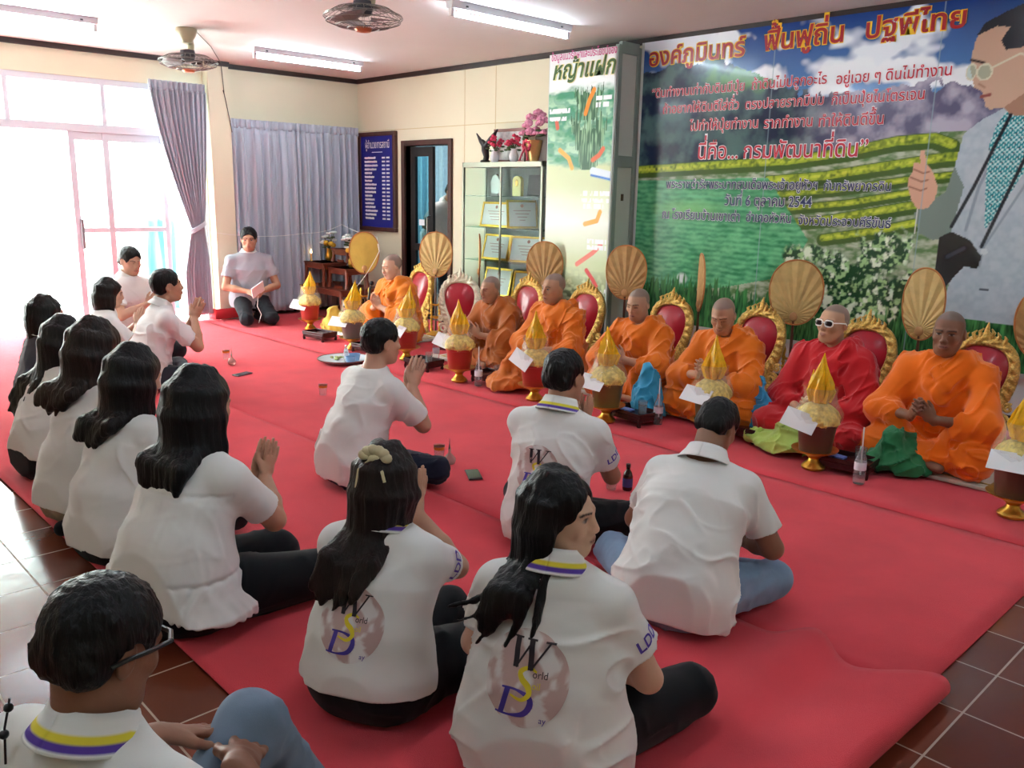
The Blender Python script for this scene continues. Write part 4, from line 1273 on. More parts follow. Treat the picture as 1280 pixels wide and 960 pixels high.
    p.fill(p.near(K([(160, 628), (152, 700)]), .004), '#d9d9d2')
    p.fill(p.near(K([(440, 345), (330, 560), (262, 680)]), .012), '#23252c'); p.fill(p.near(K([(520, 400), (440, 560), (352, 740)]), .012), '#23252c')
    p.fill(p.inside(K([(225, 712), (262, 695), (318, 720), (352, 770), (340, 806), (300, 800), (270, 830), (240, 868), (205, 850), (215, 790)])), '#1c1c22')
    p.fill(p.near(K([(250, 770), (300, 745)]), .012), '#3b3c46')
    a, b = K([(360, 755)])[0]; p.fill(np.hypot(X-a, Z-b) < .022, '#c9d0d4')
    p.fill(p.near(K([(348, 868), (372, 870)]), .006), '#3a3f48')
    # joints of the three panels
    for px in (962, 1165):
        xj = G(px, 150)[0]; p.fill(np.abs(X - xj) < .004, '#8ea6ae', .7)
    pm = mat('glossy_print', '#ffffff', rough=.22, attr='Col', spec=.45, coat=.2)
    for o in [p.build('print', 0, pm, root)]:
        o.location = (-ox[0], 0, -ox[2])
    MB().bx(x0 - .03, x1, .004, .035, z0 - .03, z0).bx(x0 - .03, x0, .002, .035, z0, z1).bx(x0, x1, .002, .035, z0, z1).build('backing_board', mat('pale_board', '#c9cfca', rough=.5), root, smooth=False).location = (-ox[0], 0, -ox[2])
    rd, wh, ye, nv = mat('ink_red', '#c2243a', rough=.3), mat('ink_white', '#f3f1f2', rough=.3), mat('ink_yellow', '#f0c22c', rough=.3), mat('ink_navy', '#24305e', rough=.3)
    dr = mat('ink_dark_red', '#a3222b', rough=.3)
    def T(body, a, b, inner, outer, tall=1.1, bold=.008, ob=.040):
        (xl, zl), (xr, zr) = G(*a), G(*b)
        z = (zl + zr)/2
        for mm, bo, dy in ((outer, ob, -.0025), (inner, bold, -.005)):
            o = wall_text(body, xl - (ob if mm is outer else 0)*.04, xr + (ob if mm is outer else 0)*.04, z, dy, mm, root, 'lettering', bo, tall)
            o.location = (-ox[0], 0, -ox[2])
    T('องค์ภูมินทร์', (812, 76), (932, 60), dr, ye, .95, .018, .055)
    T('ฟื้นฟูถิ่น', (955, 55), (1055, 42), dr, ye, .95, .018, .055)
    T('ปฐพีไทย', (1083, 38), (1208, 25), dr, ye, .90, .018, .055)
    for s, a, b in (('“ดินทำงานเท่ากับดินมีปุ๋ย', (815, 118), (931, 109)), ('ถ้าดินไม่ปลูกอะไร', (940, 107), (1034, 100)), ('อยู่เฉย ๆ ดินไม่ทำงาน', (1046, 99), (1190, 90)),
                    ('ถ้าอยากให้ดินดีใส่ถั่ว', (829, 138), (924, 132)), ('ตรงปลายรากมีปม', (932, 131), (1030, 127)), ('ก็เป็นปุ๋ยไนโตรเจน', (1040, 126), (1156, 119)),
                    ('ไปทำให้ปุ๋ยทำงาน', (862, 159), (948, 155)), ('รากทำงาน', (955, 155), (1016, 153)), ('ทำให้ดินดีขึ้น', (1024, 153), (1105, 150)),
                    ('นี่คือ...', (873, 192), (923, 190)), ('กรมพัฒนาที่ดิน”', (930, 190), (1085, 188))): T(s, a, b, rd, wh)
    for s, a, b in (('พระราชดำรัสพระบาทสมเด็จพระเจ้าอยู่หัวฯ', (833, 231), (1022, 233)), ('กับทรัพยากรดิน', (1030, 233), (1114, 235)), ('วันที่ 6 ตุลาคม 2544', (906, 251), (1015, 255)),
                    ('ณ โรงเรียนบ้านเขาเต่า', (828, 269), (925, 272)), ('อำเภอหัวหิน', (933, 272), (989, 275)), ('จังหวัดประจวบคีรีขันธ์', (998, 276), (1114, 281))): T(s, a, b, nv, wh, 1.15, .012, .045)
banner()

# ---- tall poster on its stand beside the banner
PY = 5.95
def grass_poster():
    x0, x1, z0, z1 = -5.79, -5.01, .10, 2.74
    root = empty('poster_stand', ((x0+x1)/2, PY, 0), 0, 'tall grass poster on a grey stand between the glass cabinet and the banner', 'poster stand')
    off = Vector((-(x0+x1)/2, -PY, 0))
    p = Paint(x0, x1, z0, z1, .006); X, Z = p.X, p.Z
    G = lambda px, py: tuple(on_y(px, py, PY)[i] for i in (0, 2))
    n1, n2 = p.fbm(8, 5, (1, 1, 2)), p.fbm(22, 9, (1, 1, 1.6), 2)
    t = (Z - z0)/(z1 - z0)
    w = np.clip(.5 + n1*.9, 0, 1)[..., None]
    p.c = (np.array(lin('#3f8a63'))*(1-w) + np.array(lin('#a9cfae'))*w).astype(np.float32)
    rows = np.sin((Z*1.2 + X*.55 + n1*.10)*2*PI/.16)
    p.fill(np.clip(rows*2, 0, 1)*(Z > 1.7), '#4f9078', .55)
    zt = G(730, 118)[1]
    p.fill(np.clip((Z - zt + n1*.05)/.10, 0, 1), '#eef2f0')
    zb = G(730, 205)[1]
    p.fill(np.clip((zb - Z)/.05 + n1*.6, 0, 1), '#c9d2a4')
    p.fill(np.clip(((zb - .08) - Z)/.25, 0, 1)*np.clip(1 - np.abs(Z - 1.25)/.35, 0, 1), '#f2f3ee', .8)
    p.fill(np.clip((.85 - Z)/.3, 0, 1)*np.clip(.7 + n2, 0, 1), '#55603e')
    p.fill(np.clip((.62 - Z)/.2, 0, 1), '#25201c')
    # clumps of grass
    for cx, top, bot, wd in (((738, 738)[0], 150, 212, .20), (738, 112, 150, .16)):
        a, zt_ = G(cx, top); _, zb_ = G(cx, bot)
        u = (Z - zb_)/(zt_ - zb_)
        bl = p.noise(130, 12, (1, 1, .07))
        mk = (np.abs(X - a) < wd*(.45 + .65*np.clip(u, 0, 1)) + bl*.03)*(u > 0)*(u < 1 + bl*.25)
        p.fill(mk, '#2f5a3c'); p.fill(mk*np.clip(p.noise(110, 15, (1, 1, .1))*1.6, 0, 1), '#8fb58a')
    arrows = [([(744, 112), (738, 125), (733, 142)], '#e08a2c'), ([(701, 188), (712, 198), (716, 210)], '#e8a43c'), ([(742, 200), (750, 194), (755, 186)], '#d8623a'), ([(751, 265), (747, 276), (732, 280)], '#e6a02f'),
              ([(722, 330), (742, 316), (752, 306)], '#e2705e'), ([(734, 338), (742, 350), (746, 358)], '#cf2f33'), ([(697, 152), (698, 160)], '#c9553a')]
    for pts, c in arrows: p.fill(p.near([G(*q) for q in pts], .022), c)
    p.fill(p.near([G(742, 214), (G(775, 222))], .035), '#d9e2ea'); p.fill(p.near([G(740, 219), G(775, 227)], .010), '#2f6fc0')
    bar = p.noise(60, 77, (1, .1, .25))
    for (a, b), (c, d) in (((688, 137), (714, 141)), ((688, 147), (709, 151)), ((746, 120), (766, 124)), ((746, 129), (762, 133)), ((726, 240), (764, 244)), ((728, 249), (762, 253)), ((730, 256), (758, 260)), ((735, 300), (762, 304)), ((735, 308), (762, 312)), ((741, 362), (760, 366)), ((741, 369), (760, 373))):
        (xa, za), (xb, zb2) = G(a, b), G(c, d)
        p.fill((X > min(xa, xb))*(X < max(xa, xb))*(np.abs(Z - (za+zb2)/2) < .02)*np.clip(.9 + bar*2.5, 0, 1), '#f4f2f4')
    o = p.build('print', PY - .012, mat('glossy_poster', '#ffffff', rough=.28, attr='Col', spec=.22), root); o.location = off
    fr = MB().bx(x0 - .01, x1 + .012, PY - .008, PY + .01, z0, z1)
    fr.build('backing_board', mat('pale_board', '#c9cfca'), root, smooth=False).location = off
    gm = mat('grey_green_metal', '#8d9a92', rough=.45, metal=.2, var=.04)
    s = MB().bx(x1 - .02, x1 + .02, PY + .01, PY + .06, 0, 2.76).bx(x1 - .02, x1 + .02, YW - .08, YW - .03, 0, 2.76)
    for z in (2.69, 1.74, .90, .02): s.bx(x1 - .018, x1 + .018, PY + .05, YW - .06, z, z + .10)
    s.bx(x0, x0 + .04, PY + .01, PY + .06, 0, 2.7).bx(x0, x0 + .04, YW - .08, YW - .03, 0, 2.7)
    s.build('frame', gm, root, smooth=False, bevel=.003).location = off
    q = MB().bx(x1 - .005, x1 + .004, PY + .05, YW - .07, .1, 2.7)
    q.build('side_panel', mat('pale_side_panel', '#c3c6bc', rough=.5), root, smooth=False).location = off
    q = MB()
    for z in (1.45, .70): q.bx(x1 + .004, x1 + .02, PY + .14, PY + .16, z, z + .06)
    q.build('catch', mat('dark_bronze', '#5a4a38', rough=.4, metal=.5), root, smooth=False).location = off
    pk, ol, yl = mat('ink_pink', '#c93f86', rough=.3), mat('ink_olive', '#3b5a20', rough=.3), mat('ink_pale_yellow', '#e8e09a', rough=.3)
    (xa, za), (xb, zb) = G(691, 74), G(773, 62)
    wall_text('ข้อมูลแนวรักษาและประโยชน์ของ', xa, xb, (za+zb)/2, PY - .016, pk, root, 'lettering', .01, 1.5).location = off
    (xa, za), (xb, zb) = G(693, 92), G(772, 80)
    wall_text('หญ้าแฝก', xa, xb, (za+zb)/2 - .01, PY - .015, yl, root, 'lettering', .05, 1.05, .25).location = off
    wall_text('หญ้าแฝก', xa, xb, (za+zb)/2 - .01, PY - .018, ol, root, 'lettering', .02, 1.05, .25).location = off
grass_poster()

# ---- blue board of names
def name_board():
    x0, x1, z0, z1 = -9.44, -8.66, 1.0, 2.20
    c = ((x0+x1)/2, YW - .03, z0)
    root = empty('name_board', c, 0, 'blue board with rows of white lettering in a dark wooden frame', 'board')
    w, h = (x1-x0)/2, z1-z0
    f = MB().bx(-w, w, -.02, .03, 0, .05).bx(-w, w, -.02, .03, h-.05, h).bx(-w, -w+.05, -.02, .03, .05, h-.05).bx(w-.05, w, -.02, .03, .05, h-.05)
    f.build('frame', dwood, root, smooth=False, bevel=.006)
    MB().bx(-w+.04, w-.04, -.004, .02, .04, h-.04).build('panel', mat('navy_blue_panel', '#1f2180', rough=.35), root, smooth=False)
    wt = mat('ink_white', '#f3f1f2')
    wall_text('ผู้อำนวยการสถานี', -w*.62, w*.68, h - .16, -.007, wt, root, 'heading', .008, 1.7)
    r = random.Random(4)
    MB().bx(-.10, .12, -.0075, -.004, h - .245, h - .238).build('underline', wt, root, smooth=False)
    for i in range(17):
        b = MB()
        z = h - .31 - i*.046
        x = -w*.68
        for k in range(2):
            n = int(r.uniform(.08, .16)/.016)
            for j in range(n): b.bx(x + j*.016, x + j*.016 + .0155, -.0075, -.004, z - .008 - .004*(j % 2), z + .010 + r.uniform(0, .006))
            x += n*.0155 + .0
        for x in (w*.28, w*.52):
            for j in range(4): b.bx(x + j*.017, x + j*.017 + .012, -.0075, -.004, z - .009, z + .011)
        b.build('name_row', wt, root, smooth=False)

name_board()

# ---- glass cabinet with what stands in and on it
gold = mat('gold_paint', '#c79a3e', rough=.28, metal=.85, var=.15, vscale=40, bump=.2, bscale=150)
SHELF_GLASS = thin_glass('shelf_glass', '#c4dad2', .4)
def cabinet():
    x0, x1, y0, y1, z1 = -7.02, -5.84, 5.93, 6.27, 1.80
    root = empty('display_cabinet', ((x0+x1)/2, (y0+y1)/2, 0), 0, 'glass display cabinet with aluminium frame beside the doorway', 'cabinet')
    w, d = (x1-x0)/2, (y1-y0)/2
    f = MB()
    for sx in (-1, 1):
        for sy in (-1, 1): f.box((sx*(w-.012), sy*(d-.012), z1/2), (.024, .024, z1))
    f.bx(-w, w, -d, d, z1 - .05, z1).bx(-w, w, -d, d, 0, .08).box((0, -d+.008, z1/2), (.02, .016, z1 - .1))
    f.build('frame', mat('olive_aluminium', '#8b897a', rough=.4, metal=.4), root, smooth=False, bevel=.002)
    MB().bx(-w + .02, w - .02, d - .012, d - .006, .08, z1 - .05).build('back_panel', mat('grey_back_panel', '#62645b', rough=.6), root, smooth=False)
    for k, z in enumerate((.42, .80, 1.14, 1.46)):
        MB().bx(-w + .02, w - .02, -d + .03, d - .015, z, z + .008).build('shelf', SHELF_GLASS, root, smooth=False)
    for xa, xb in ((-w + .024, -.01), (.01, w - .024)):
        MB().bx(xa, xb, -d + .004, -d + .008, .08, z1 - .05).build('glass_door', glass, root, smooth=False)
    MB().bx(-w + .004, -w + .008, -d + .024, d - .024, .08, z1 - .05).bx(w - .008, w - .004, -d + .024, d - .024, .08, z1 - .05).build('side_glass', glass, root, smooth=False)
    cx, cy = (x0+x1)/2, (y0+y1)/2
    def certificate(x, z, wd, ht, tilt, label, rz=0):
        c = empty('framed_certificate', (cx + x, cy, z), rz, label, 'certificate', 'certificates in the glass cabinet')
        M = Matrix.Rotation(-tilt, 3, 'X')
        f = MB()
        for bx_ in ((-wd/2, wd/2, 0, .022), (-wd/2, wd/2, ht - .022, ht)):
            f.bx(bx_[0], bx_[1], -.01, .01, bx_[2], bx_[3])
        f.bx(-wd/2, -wd/2 + .022, -.01, .01, .022, ht - .022).bx(wd/2 - .022, wd/2, -.01, .01, .022, ht - .022)
        f.v = [tuple(M @ Vector(p)) for p in f.v]
        f.build('frame', gold, c, smooth=False)
        pp = MB().bx(-wd/2 + .02, wd/2 - .02, -.004, .006, .02, ht - .02); pp.v = [tuple(M @ Vector(p)) for p in pp.v]
        pp.build('paper', mat('certificate_paper', '#e9e6e6', rough=.5), c, smooth=False)
        ln = MB(); ln.ball((0, -.006, ht*.80), (.018, .002, .018), 10, 6)
        for i in range(4): ln.bx(-wd*.28 + .02*i, wd*.28 - .02*i, -.0062, -.004, ht*(.62 - .11*i), ht*(.62 - .11*i) + .005)
        ln.v = [tuple(M @ Vector(p)) for p in ln.v]
        ln.build('print', mat('faded_ink', '#b07a70', rough=.6), c, smooth=False)
    certificate(-.27, 1.149, .44, .26, .2, 'gold framed certificate on the second shelf down of the glass cabinet')
    certificate(.16, 1.149, .32, .29, .25, 'gold framed certificate standing edgewise on the second shelf down', 1.0)
    certificate(-.26, .809, .40, .27, .25, 'gold framed certificate at the left on the third shelf down')
    certificate(.22, .809, .44, .27, .25, 'gold framed certificate at the right on the third shelf down', .25)
    certificate(.27, .429, .42, .30, .25, 'gold framed certificate on the lowest shelf of the cabinet', .3)
    certificate(-.24, .429, .42, .30, .25, 'gold framed certificate on the lowest shelf, at its left end')
    a = empty('award', (cx - .24, cy, 1.469), 0, 'clear faceted award on the top shelf of the cabinet', 'award')
    MB().prism([(-.06, 0), (.06, 0), (.075, .14), (.04, .20), (0, .22), (-.04, .20), (-.075, .14)], -.02, .02).build('crystal', mat('frosted_crystal', '#cfd0cf', rough=.15, trans=.4), a, smooth=False, bevel=.006)
    MB().bx(-.05, .05, -.035, .035, -.004, .025).build('base', mat('grey_stone', '#8a8886'), a, smooth=False)
    a = empty('award', (cx + .08, cy, 1.469), 0, 'yellow arched award on the top shelf of the cabinet', 'award')
    MB().prism([(-.06, 0), (.06, 0), (.062, .15)] + [(.062*math.cos(t), .15 + .05*math.sin(t)) for t in np.linspace(0, PI, 10)] , -.022, .022).build('plaque', mat('yellow_plaque', '#d9c048', rough=.3), a, smooth=False, bevel=.005)
    MB().ball((0, -.022, .13), (.028, .006, .035), 12, 8).build('medallion', gold, a)
    a = empty('photo_easel', (cx + .32, cy, 1.469), .5, 'dark picture easel on the top shelf of the cabinet', 'easel')
    MB().box((0, -.01, .11), (.13, .014, .20), M=Matrix.Rotation(-.25, 3, 'X')).build('board', leafm, a, smooth=False)
    MB().tube([(0, .10, 0), (0, .0, .16)], .006).build('prop', leafm, a)
    # on top
    top = z1
    def vase(x, label):
        v = empty('flower_vase', (cx + x, cy - .05, top), 0, label, 'vase', 'small vases on the cabinet')
        MB().lathe([(.03, 0), (.045, .03), (.05, .06), (.032, .10), (.036, .13), (.03, .128)], 18).build('vase_body', mat('white_porcelain', '#e3dfe2', rough=.2), v)
        r = random.Random(x); b = MB(); lf_ = MB()
        for i in range(12):
            a_ = r.uniform(0, 6.28); q = r.uniform(.01, .075); h_ = .20 + r.uniform(-.04, .05)
            for k in range(5):
                b.ball((q*math.cos(a_) + .016*math.cos(k*1.256), q*math.sin(a_) + .016*math.sin(k*1.256), h_ + .004*k), (.016, .016, .013), 7, 5)
            lf_.tube([(0, 0, .12), (q*math.cos(a_), q*math.sin(a_), h_)], .003, 5)
            lf_.ball((q*1.2*math.cos(a_ + .5), q*1.2*math.sin(a_ + .5), h_ - .05), (.022, .022, .010), 7, 5)
        b.build('flowers', mat('red_pink_petals', '#d8395c', rough=.6, var=.2, vscale=60), v); lf_.build('stems', mat('leaf_green', '#44592f', rough=.6), v)
    vase(-.22, 'small white vase of red flowers on the cabinet, the left one')
    vase(.06, 'small white vase of red flowers on the cabinet, next to the pink basket')
    v = empty('flower_basket', (cx + .36, cy - .04, top), 0, 'big basket of pink roses wrapped in gold on the cabinet', 'flower basket')
    MB().lathe([(.06, 0), (.075, .06), (.10, .16), (.11, .20), (.09, .19)], 24, rip=lambda a, i, z: .05*math.sin(a*12)).build('gold_wrapping', mat('gold_foil', '#c3a46a', rough=.3, metal=.6), v)
    r = random.Random(3); b = MB(); lf_ = MB()
    for i in range(26):
        u_ = r.uniform(-1, 1); a_ = r.uniform(0, 6.28); q = .17*math.sqrt(1 - max(0, u_)**2)*r.uniform(.5, 1)
        c_ = (q*math.cos(a_), q*.7*math.sin(a_), .34 + .13*max(-.6, u_))
        for k in range(6):
            t_ = k*1.05; b.ball((c_[0] + .022*math.cos(t_), c_[1] + .022*math.sin(t_), c_[2] + .006*(k % 2)), (.022, .022, .02), 7, 5)
        b.ball((c_[0], c_[1], c_[2] + .015), .02, 7, 5)
    b.build('roses', mat('pink_petals', '#e79ab4', rough=.6, var=.2, vscale=40), v)
    for i in range(24):
        a_ = r.uniform(0, 6.28); lf_.ball((.12*math.cos(a_), .09*math.sin(a_), .24 + r.uniform(-.03, .05)), (.035, .03, .012), 7, 5)
    lf_.build('leaves', mat('leaf_green', '#44592f'), v)
    rb = MB()
    for k in range(8):
        a_ = k*PI/4; rb.ball((-.03 + .045*math.cos(a_), -.10, .15 + .045*math.sin(a_)), (.022, .012, .022), 8, 6)
    rb.tube([(-.03, -.11, .14), (-.07, -.12, .07), (-.09, -.13, .01)], .010, 6).tube([(-.03, -.11, .14), (0, -.12, .06), (.02, -.13, .01)], .010, 6)
    rb.build('ribbon', mat('red_ribbon', '#b3223f', rough=.35), v)
    pf = empty('picture_frame', (cx - .12, cy + .09, top), 0, 'reddish wooden picture frame standing on the cabinet behind the vases', 'picture frame')
    MB().bx(-.26, .20, -.01, .01, 0, .03).bx(-.26, .20, -.01, .01, .31, .34).bx(-.26, -.23, -.01, .01, .03, .31).bx(.17, .20, -.01, .01, .03, .31).build('frame', mat('reddish_wood', '#7a4034', rough=.4), pf, smooth=False)
    MB().bx(-.23, .17, -.004, .006, .03, .31).build('picture', mat('grey_photo', '#b9b2b0', rough=.4, var=.4, vscale=14), pf, smooth=False)
    st = empty('bird_statue', (cx - .40, cy - .02, top), 0, 'dark statue of a bird with raised wings on the cabinet', 'statue')
    b = MB().tube([(.0, 0, .0), (.02, 0, .06), (.0, 0, .13), (-.02, 0, .20), (-.05, 0, .23)], [.03, .03, .04, .028, .012], 10)
    b.tube([(0, 0, .16), (-.08, .01, .22), (-.16, .02, .30)], [.03, .022, .006], 8).tube([(.01, 0, .16), (.07, .02, .24), (.15, .03, .33)], [.035, .03, .008], 8)
    b.ball((0, 0, .015), (.06, .05, .02), 12, 6)
    b.build('statue_body', mat('dark_bronze_statue', '#2c2422', rough=.4, metal=.3), st)
    bx_ = empty('wooden_box', (cx + .50, cy + .03, top), 0, 'dark wooden box on the right end of the cabinet', 'box')
    MB().bx(-.13, .08, -.09, .09, 0, .28).build('box_body', dwood, bx_, smooth=False, bevel=.004)
    MB().bx(-.14, .09, -.10, .10, .28, .30).build('lid', dwood, bx_, smooth=False, bevel=.003)
cabinet()

# ---- throne chairs
def ray_r(poly, th, c):
    d = (math.cos(th), math.sin(th)); best = 0
    for (xa, za), (xb, zb) in zip(poly, poly[1:] + poly[:1]):
        xa, za, xb, zb = xa - c[0], za - c[1], xb - c[0], zb - c[1]
        ex, ez = xb - xa, zb - za; den = d[0]*ez - d[1]*ex
        if abs(den) < 1e-9: continue
        t = (xa*ez - za*ex)/den; u = (xa*d[1] - za*d[0])/den
        if t > 0 and -1e-6 <= u <= 1 + 1e-6: best = max(best, t)
    return best
def smooth_poly(half, n=3):
    pts = half + [(-x, z) for x, z in half[::-1] if x > 1e-6]
    for _ in range(n):
        pts = [q for a, b in zip(pts, pts[1:] + pts[:1]) for q in ((a[0]*.75 + b[0]*.25, a[1]*.75 + b[1]*.25), (a[0]*.25 + b[0]*.75, a[1]*.25 + b[1]*.75))]
    return pts
OUT = smooth_poly([(0, .83), (.025, .80), (.08, .775), (.15, .75), (.21, .68), (.235, .58), (.232, .47), (.205, .36), (.165, .26), (.13, .18), (.10, .13), (0, .11)], 2)
INN = smooth_poly([(0, .715), (.07, .71), (.135, .675), (.168, .60), (.168, .52), (.145, .43), (.105, .34), (.065, .26), (.025, .20), (0, .195)], 2)
def throne(label, loc, rz, frame_m, group='throne chairs behind the monks', tilt=.13):
    root = empty('throne_chair', loc, rz, label, 'chair', group); root.scale = (.90, .90, .86)
    T = Matrix.Translation((0, 0, .03)) @ Matrix.Rotation(-tilt, 4, 'X')
    ap = lambda L: [tuple(T @ Vector(p)) for p in L]
    c = (0, .46); n = 160
    th = [2*PI*i/n for i in range(n)]
    ri = [ray_r(INN, t, c) for t in th]; ro = [ray_r(OUT, t, c) for t in th]
    v = []; f = []; m = 14
    for j in range(m + 1):
        t = j/m
        for i in range(n):
            r = ri[i]*(1 - t)*1.0 + ro[i]*t
            hgt = .012 + .026*math.sin(PI*min(1, max(0, t)))**.6
            hgt += .007*abs(math.sin(th[i]*24))*(1 if .06 < t < .22 else 0)
            hgt += .008*math.sin(th[i]*22 + 5*t)*math.sin(PI*t)*(1 if t > .3 else 0)
            rr = r + (.008*abs(math.sin(th[i]*18)) if j == m else 0)
            v.append((c[0] + rr*math.cos(th[i]), -hgt, c[1] + rr*math.sin(th[i])))
    k0 = len(v)
    for i in range(n): v.append((c[0] + ro[i]*math.cos(th[i]), .02, c[1] + ro[i]*math.sin(th[i])))
    k1 = len(v)
    for i in range(n): v.append((c[0] + ri[i]*math.cos(th[i]), .02, c[1] + ri[i]*math.sin(th[i])))
    for j in range(m):
        for i in range(n):
            a, b = j*n + i, j*n + (i+1) % n; f.append((a, b, b + n, a + n))
    for i in range(n):
        b = (i+1) % n; f.append((m*n + i, m*n + b, k0 + b, k0 + i)); f.append((k0 + i, k0 + b, k1 + b, k1 + i))
    link_mesh('frame', ap(v), f, frame_m, root)
    v = [(0, -.052, c[1] - .0)]; f = []
    for j in range(1, 11):
        t = j/10
        for i in range(n): v.append((c[0] + ri[i]*1.02*t*math.cos(th[i]), -.008 - .048*(1 - t**2.2), c[1] + ri[i]*1.02*t*math.sin(th[i])))
    for i in range(n): f.append((0, 1 + i, 1 + (i+1) % n))
    for j in range(9):
        for i in range(n):
            a, b = 1 + j*n + i, 1 + j*n + (i+1) % n; f.append((a, a + n, b + n, b))
    link_mesh('back_cushion', ap(v), f, mat('red_leather', '#a5162a', rough=.28, coat=.3, bump=.05, bscale=300), root)
    v2 = [(p[0], .018, p[2]) for p in v[1 + 9*n:]]
    link_mesh('back_board', ap(v2), [tuple(range(n))], mat('dark_red_board', '#5b1420', rough=.5), root, smooth=False)
    # crest and carved side scrolls
    cr = MB()
    for s in (-1, 1):
        for (bx_, bz, L, a0) in ((.03, .79, .05, 1.2), (.07, .775, .045, .9), (.115, .76, .04, .7)):
            cr.tube([(s*bx_, -.02, bz - .02), (s*(bx_ + .3*L), -.03, bz + L*.5), (s*(bx_ - .1*L), -.02, bz + L)], [.016, .013, .004], 8)
    cr.tube([(0, -.02, .78), (0, -.03, .83), (0, -.02, .885)], [.022, .018, .004], 10)
    cr.v = ap(cr.v); cr.build('crest', frame_m, root)
    for s in (-1, 1):
        b = MB()
        for (cx_, cz, r0, tr, st_) in ((.17, .20, .055, 1.6, .3), (.185, .09, .06, 1.7, 2.0), (.125, .10, .04, 1.5, 4.0), (.21, .30, .03, 1.4, 1.0)):
            pts = []; rs = []
            for k in range(22):
                u = k/21; a = st_ + u*tr*2*PI; r = r0*(1 - .8*u)
                pts.append((s*(cx_ + r*math.cos(a)), -.012 - .008*u, cz + r*math.sin(a))); rs.append(.015 - .006*u)
            b.tube(pts, rs, 8)
        b.tube([(s*.13, 0, .26), (s*.15, 0, .16), (s*.19, 0, .05), (s*.21, .0, -.025)], [.022, .024, .022, .024], 8)
        b.v = ap(b.v); b.build('carved_leg', frame_m, root)
    MB().bx(-.21, .21, -.20, .0, 0, .045).build('seat', mat('dark_red_seat', '#5f1d22', rough=.6), root, smooth=False, bevel=.008)
    return root
gold_f = mat('carved_gilt', '#cfa95c', rough=.30, metal=.75, var=.35, vscale=70, bump=.6, bscale=130)
gilt_lit_f = mat('carved_gilt_lit', '#e6dcc2', rough=.35, metal=.15, var=.18, vscale=60, bump=.4, bscale=130)  # stronger light on the empty chair put into its paler frame colour
CH = 5.62
CHAIRS = [(-7.25, 'the monk holding a microphone'), (-5.62, 'the monk in the brown robe'), (-4.90, 'the monk nearest the tall poster'), (-4.00, 'the monk beside the blue cloth'),
          (-3.21, 'the monk with bowed head'), (-2.42, 'the monk in red with white sunglasses'), (-1.70, 'the monk beside the green cloth')]
for x, who in CHAIRS:
    throne('gilt throne chair with red cushion behind ' + who, (x*CH/5.5, CH, .0), 0, gold_f)
throne('empty whitish throne chair with red teardrop cushion between two monks', (-6.32, 5.30, 0), .55, gilt_lit_f, tilt=.10)

# ---- palm-leaf fans on gold stands
straw = mat('palm_leaf', '#d9b878', rough=.55, var=.10, vscale=18, translucent=.2)
straw2 = mat('brown_palm_leaf', '#c2975f', rough=.55, var=.12, vscale=18, translucent=.15)
gold_cloth = mat('gold_fan_cloth', '#c9a950', rough=.45, var=.08, vscale=9)
rim_m = mat('copper_binding', '#b5713a', rough=.45)
def palm_fan(x, y, zc, rz, label, pleat=.008, m=None, w=.18, h=.235):
    fan = empty('palm_fan', (x, y, 0), rz, label, 'fan', 'palm leaf fans behind the monks')
    n = 144; k = 14; v = []; f = []
    def R(a):
        cx, cz = math.cos(a), math.sin(a)
        ww = w*(1 + .05*cz); return (ww*cx*(abs(cx)**-.10 if abs(cx) > .05 else 1), h*cz*(.97 if cz > 0 else 1.0))
    hub = (0, -h*.74)
    for j in range(k + 1):
        t = j/k
        for i in range(n):
            a = 2*PI*i/n; rx, rzz = R(a)
            X = hub[0] + (rx - hub[0])*t; Z = hub[1] + (rzz - hub[1])*t
            th_ = math.atan2(rzz - hub[1], rx)
            v.append((X, pleat*(abs(((th_*26/PI) % 2) - 1) - .5)*min(1, t*2.2) + .012*(X/w)**2, zc + Z))
    for j in range(k):
        for i in range(n):
            a, b = j*n + i, j*n + (i+1) % n; f.append((a, b, b + n, a + n))
    o = link_mesh('leaf', v, f, m or straw, fan, smooth=pleat < .003)
    d = o.modifiers.new('thickness', 'SOLIDIFY'); d.thickness = .003; d.offset = 0
    MB().tube([(R(2*PI*i/72)[0], .012*(R(2*PI*i/72)[0]/w)**2, zc + R(2*PI*i/72)[1]) for i in range(72)], .0065, 6, True).build('binding', rim_m, fan)
    MB().ball((0, -.008, zc - h*.76), (.030, .012, .034), 16, 8).build('hub', mat('tan_hub', '#b98a58', rough=.5), fan)
    MB().tube([(0, .004, zc - h*.62), (0, .004, zc - h - .10), (0, 0, .05)], [.008, .011, .011], 8).build('handle', mat('dark_handle', '#5a3322', rough=.4), fan)
    st = empty('fan_stand', (x, y, 0), rz, 'gold stand holding the ' + label, 'stand', 'gold fan stands')
    MB().lathe([(.10, 0), (.105, .02), (.07, .035), (.05, .05), (.02, .055)], 20).build('base', gold, st)
    prof = [(.012, .03)]
    for i in range(9): prof += [(.010, .05 + .035*i), (.018, .062 + .035*i), (.010, .076 + .035*i)]
    prof += [(.014, .38), (.016, .40), (.004, .43)]
    for sx in (-.045, .045): MB().lathe(prof, 12, (sx, 0, 0)).build('post', gold, st)
    MB().box((0, 0, .20), (.11, .024, .03)).box((0, 0, .33), (.10, .02, .02)).build('cross_bar', gold, st, smooth=False, bevel=.004)
FY = 5.83
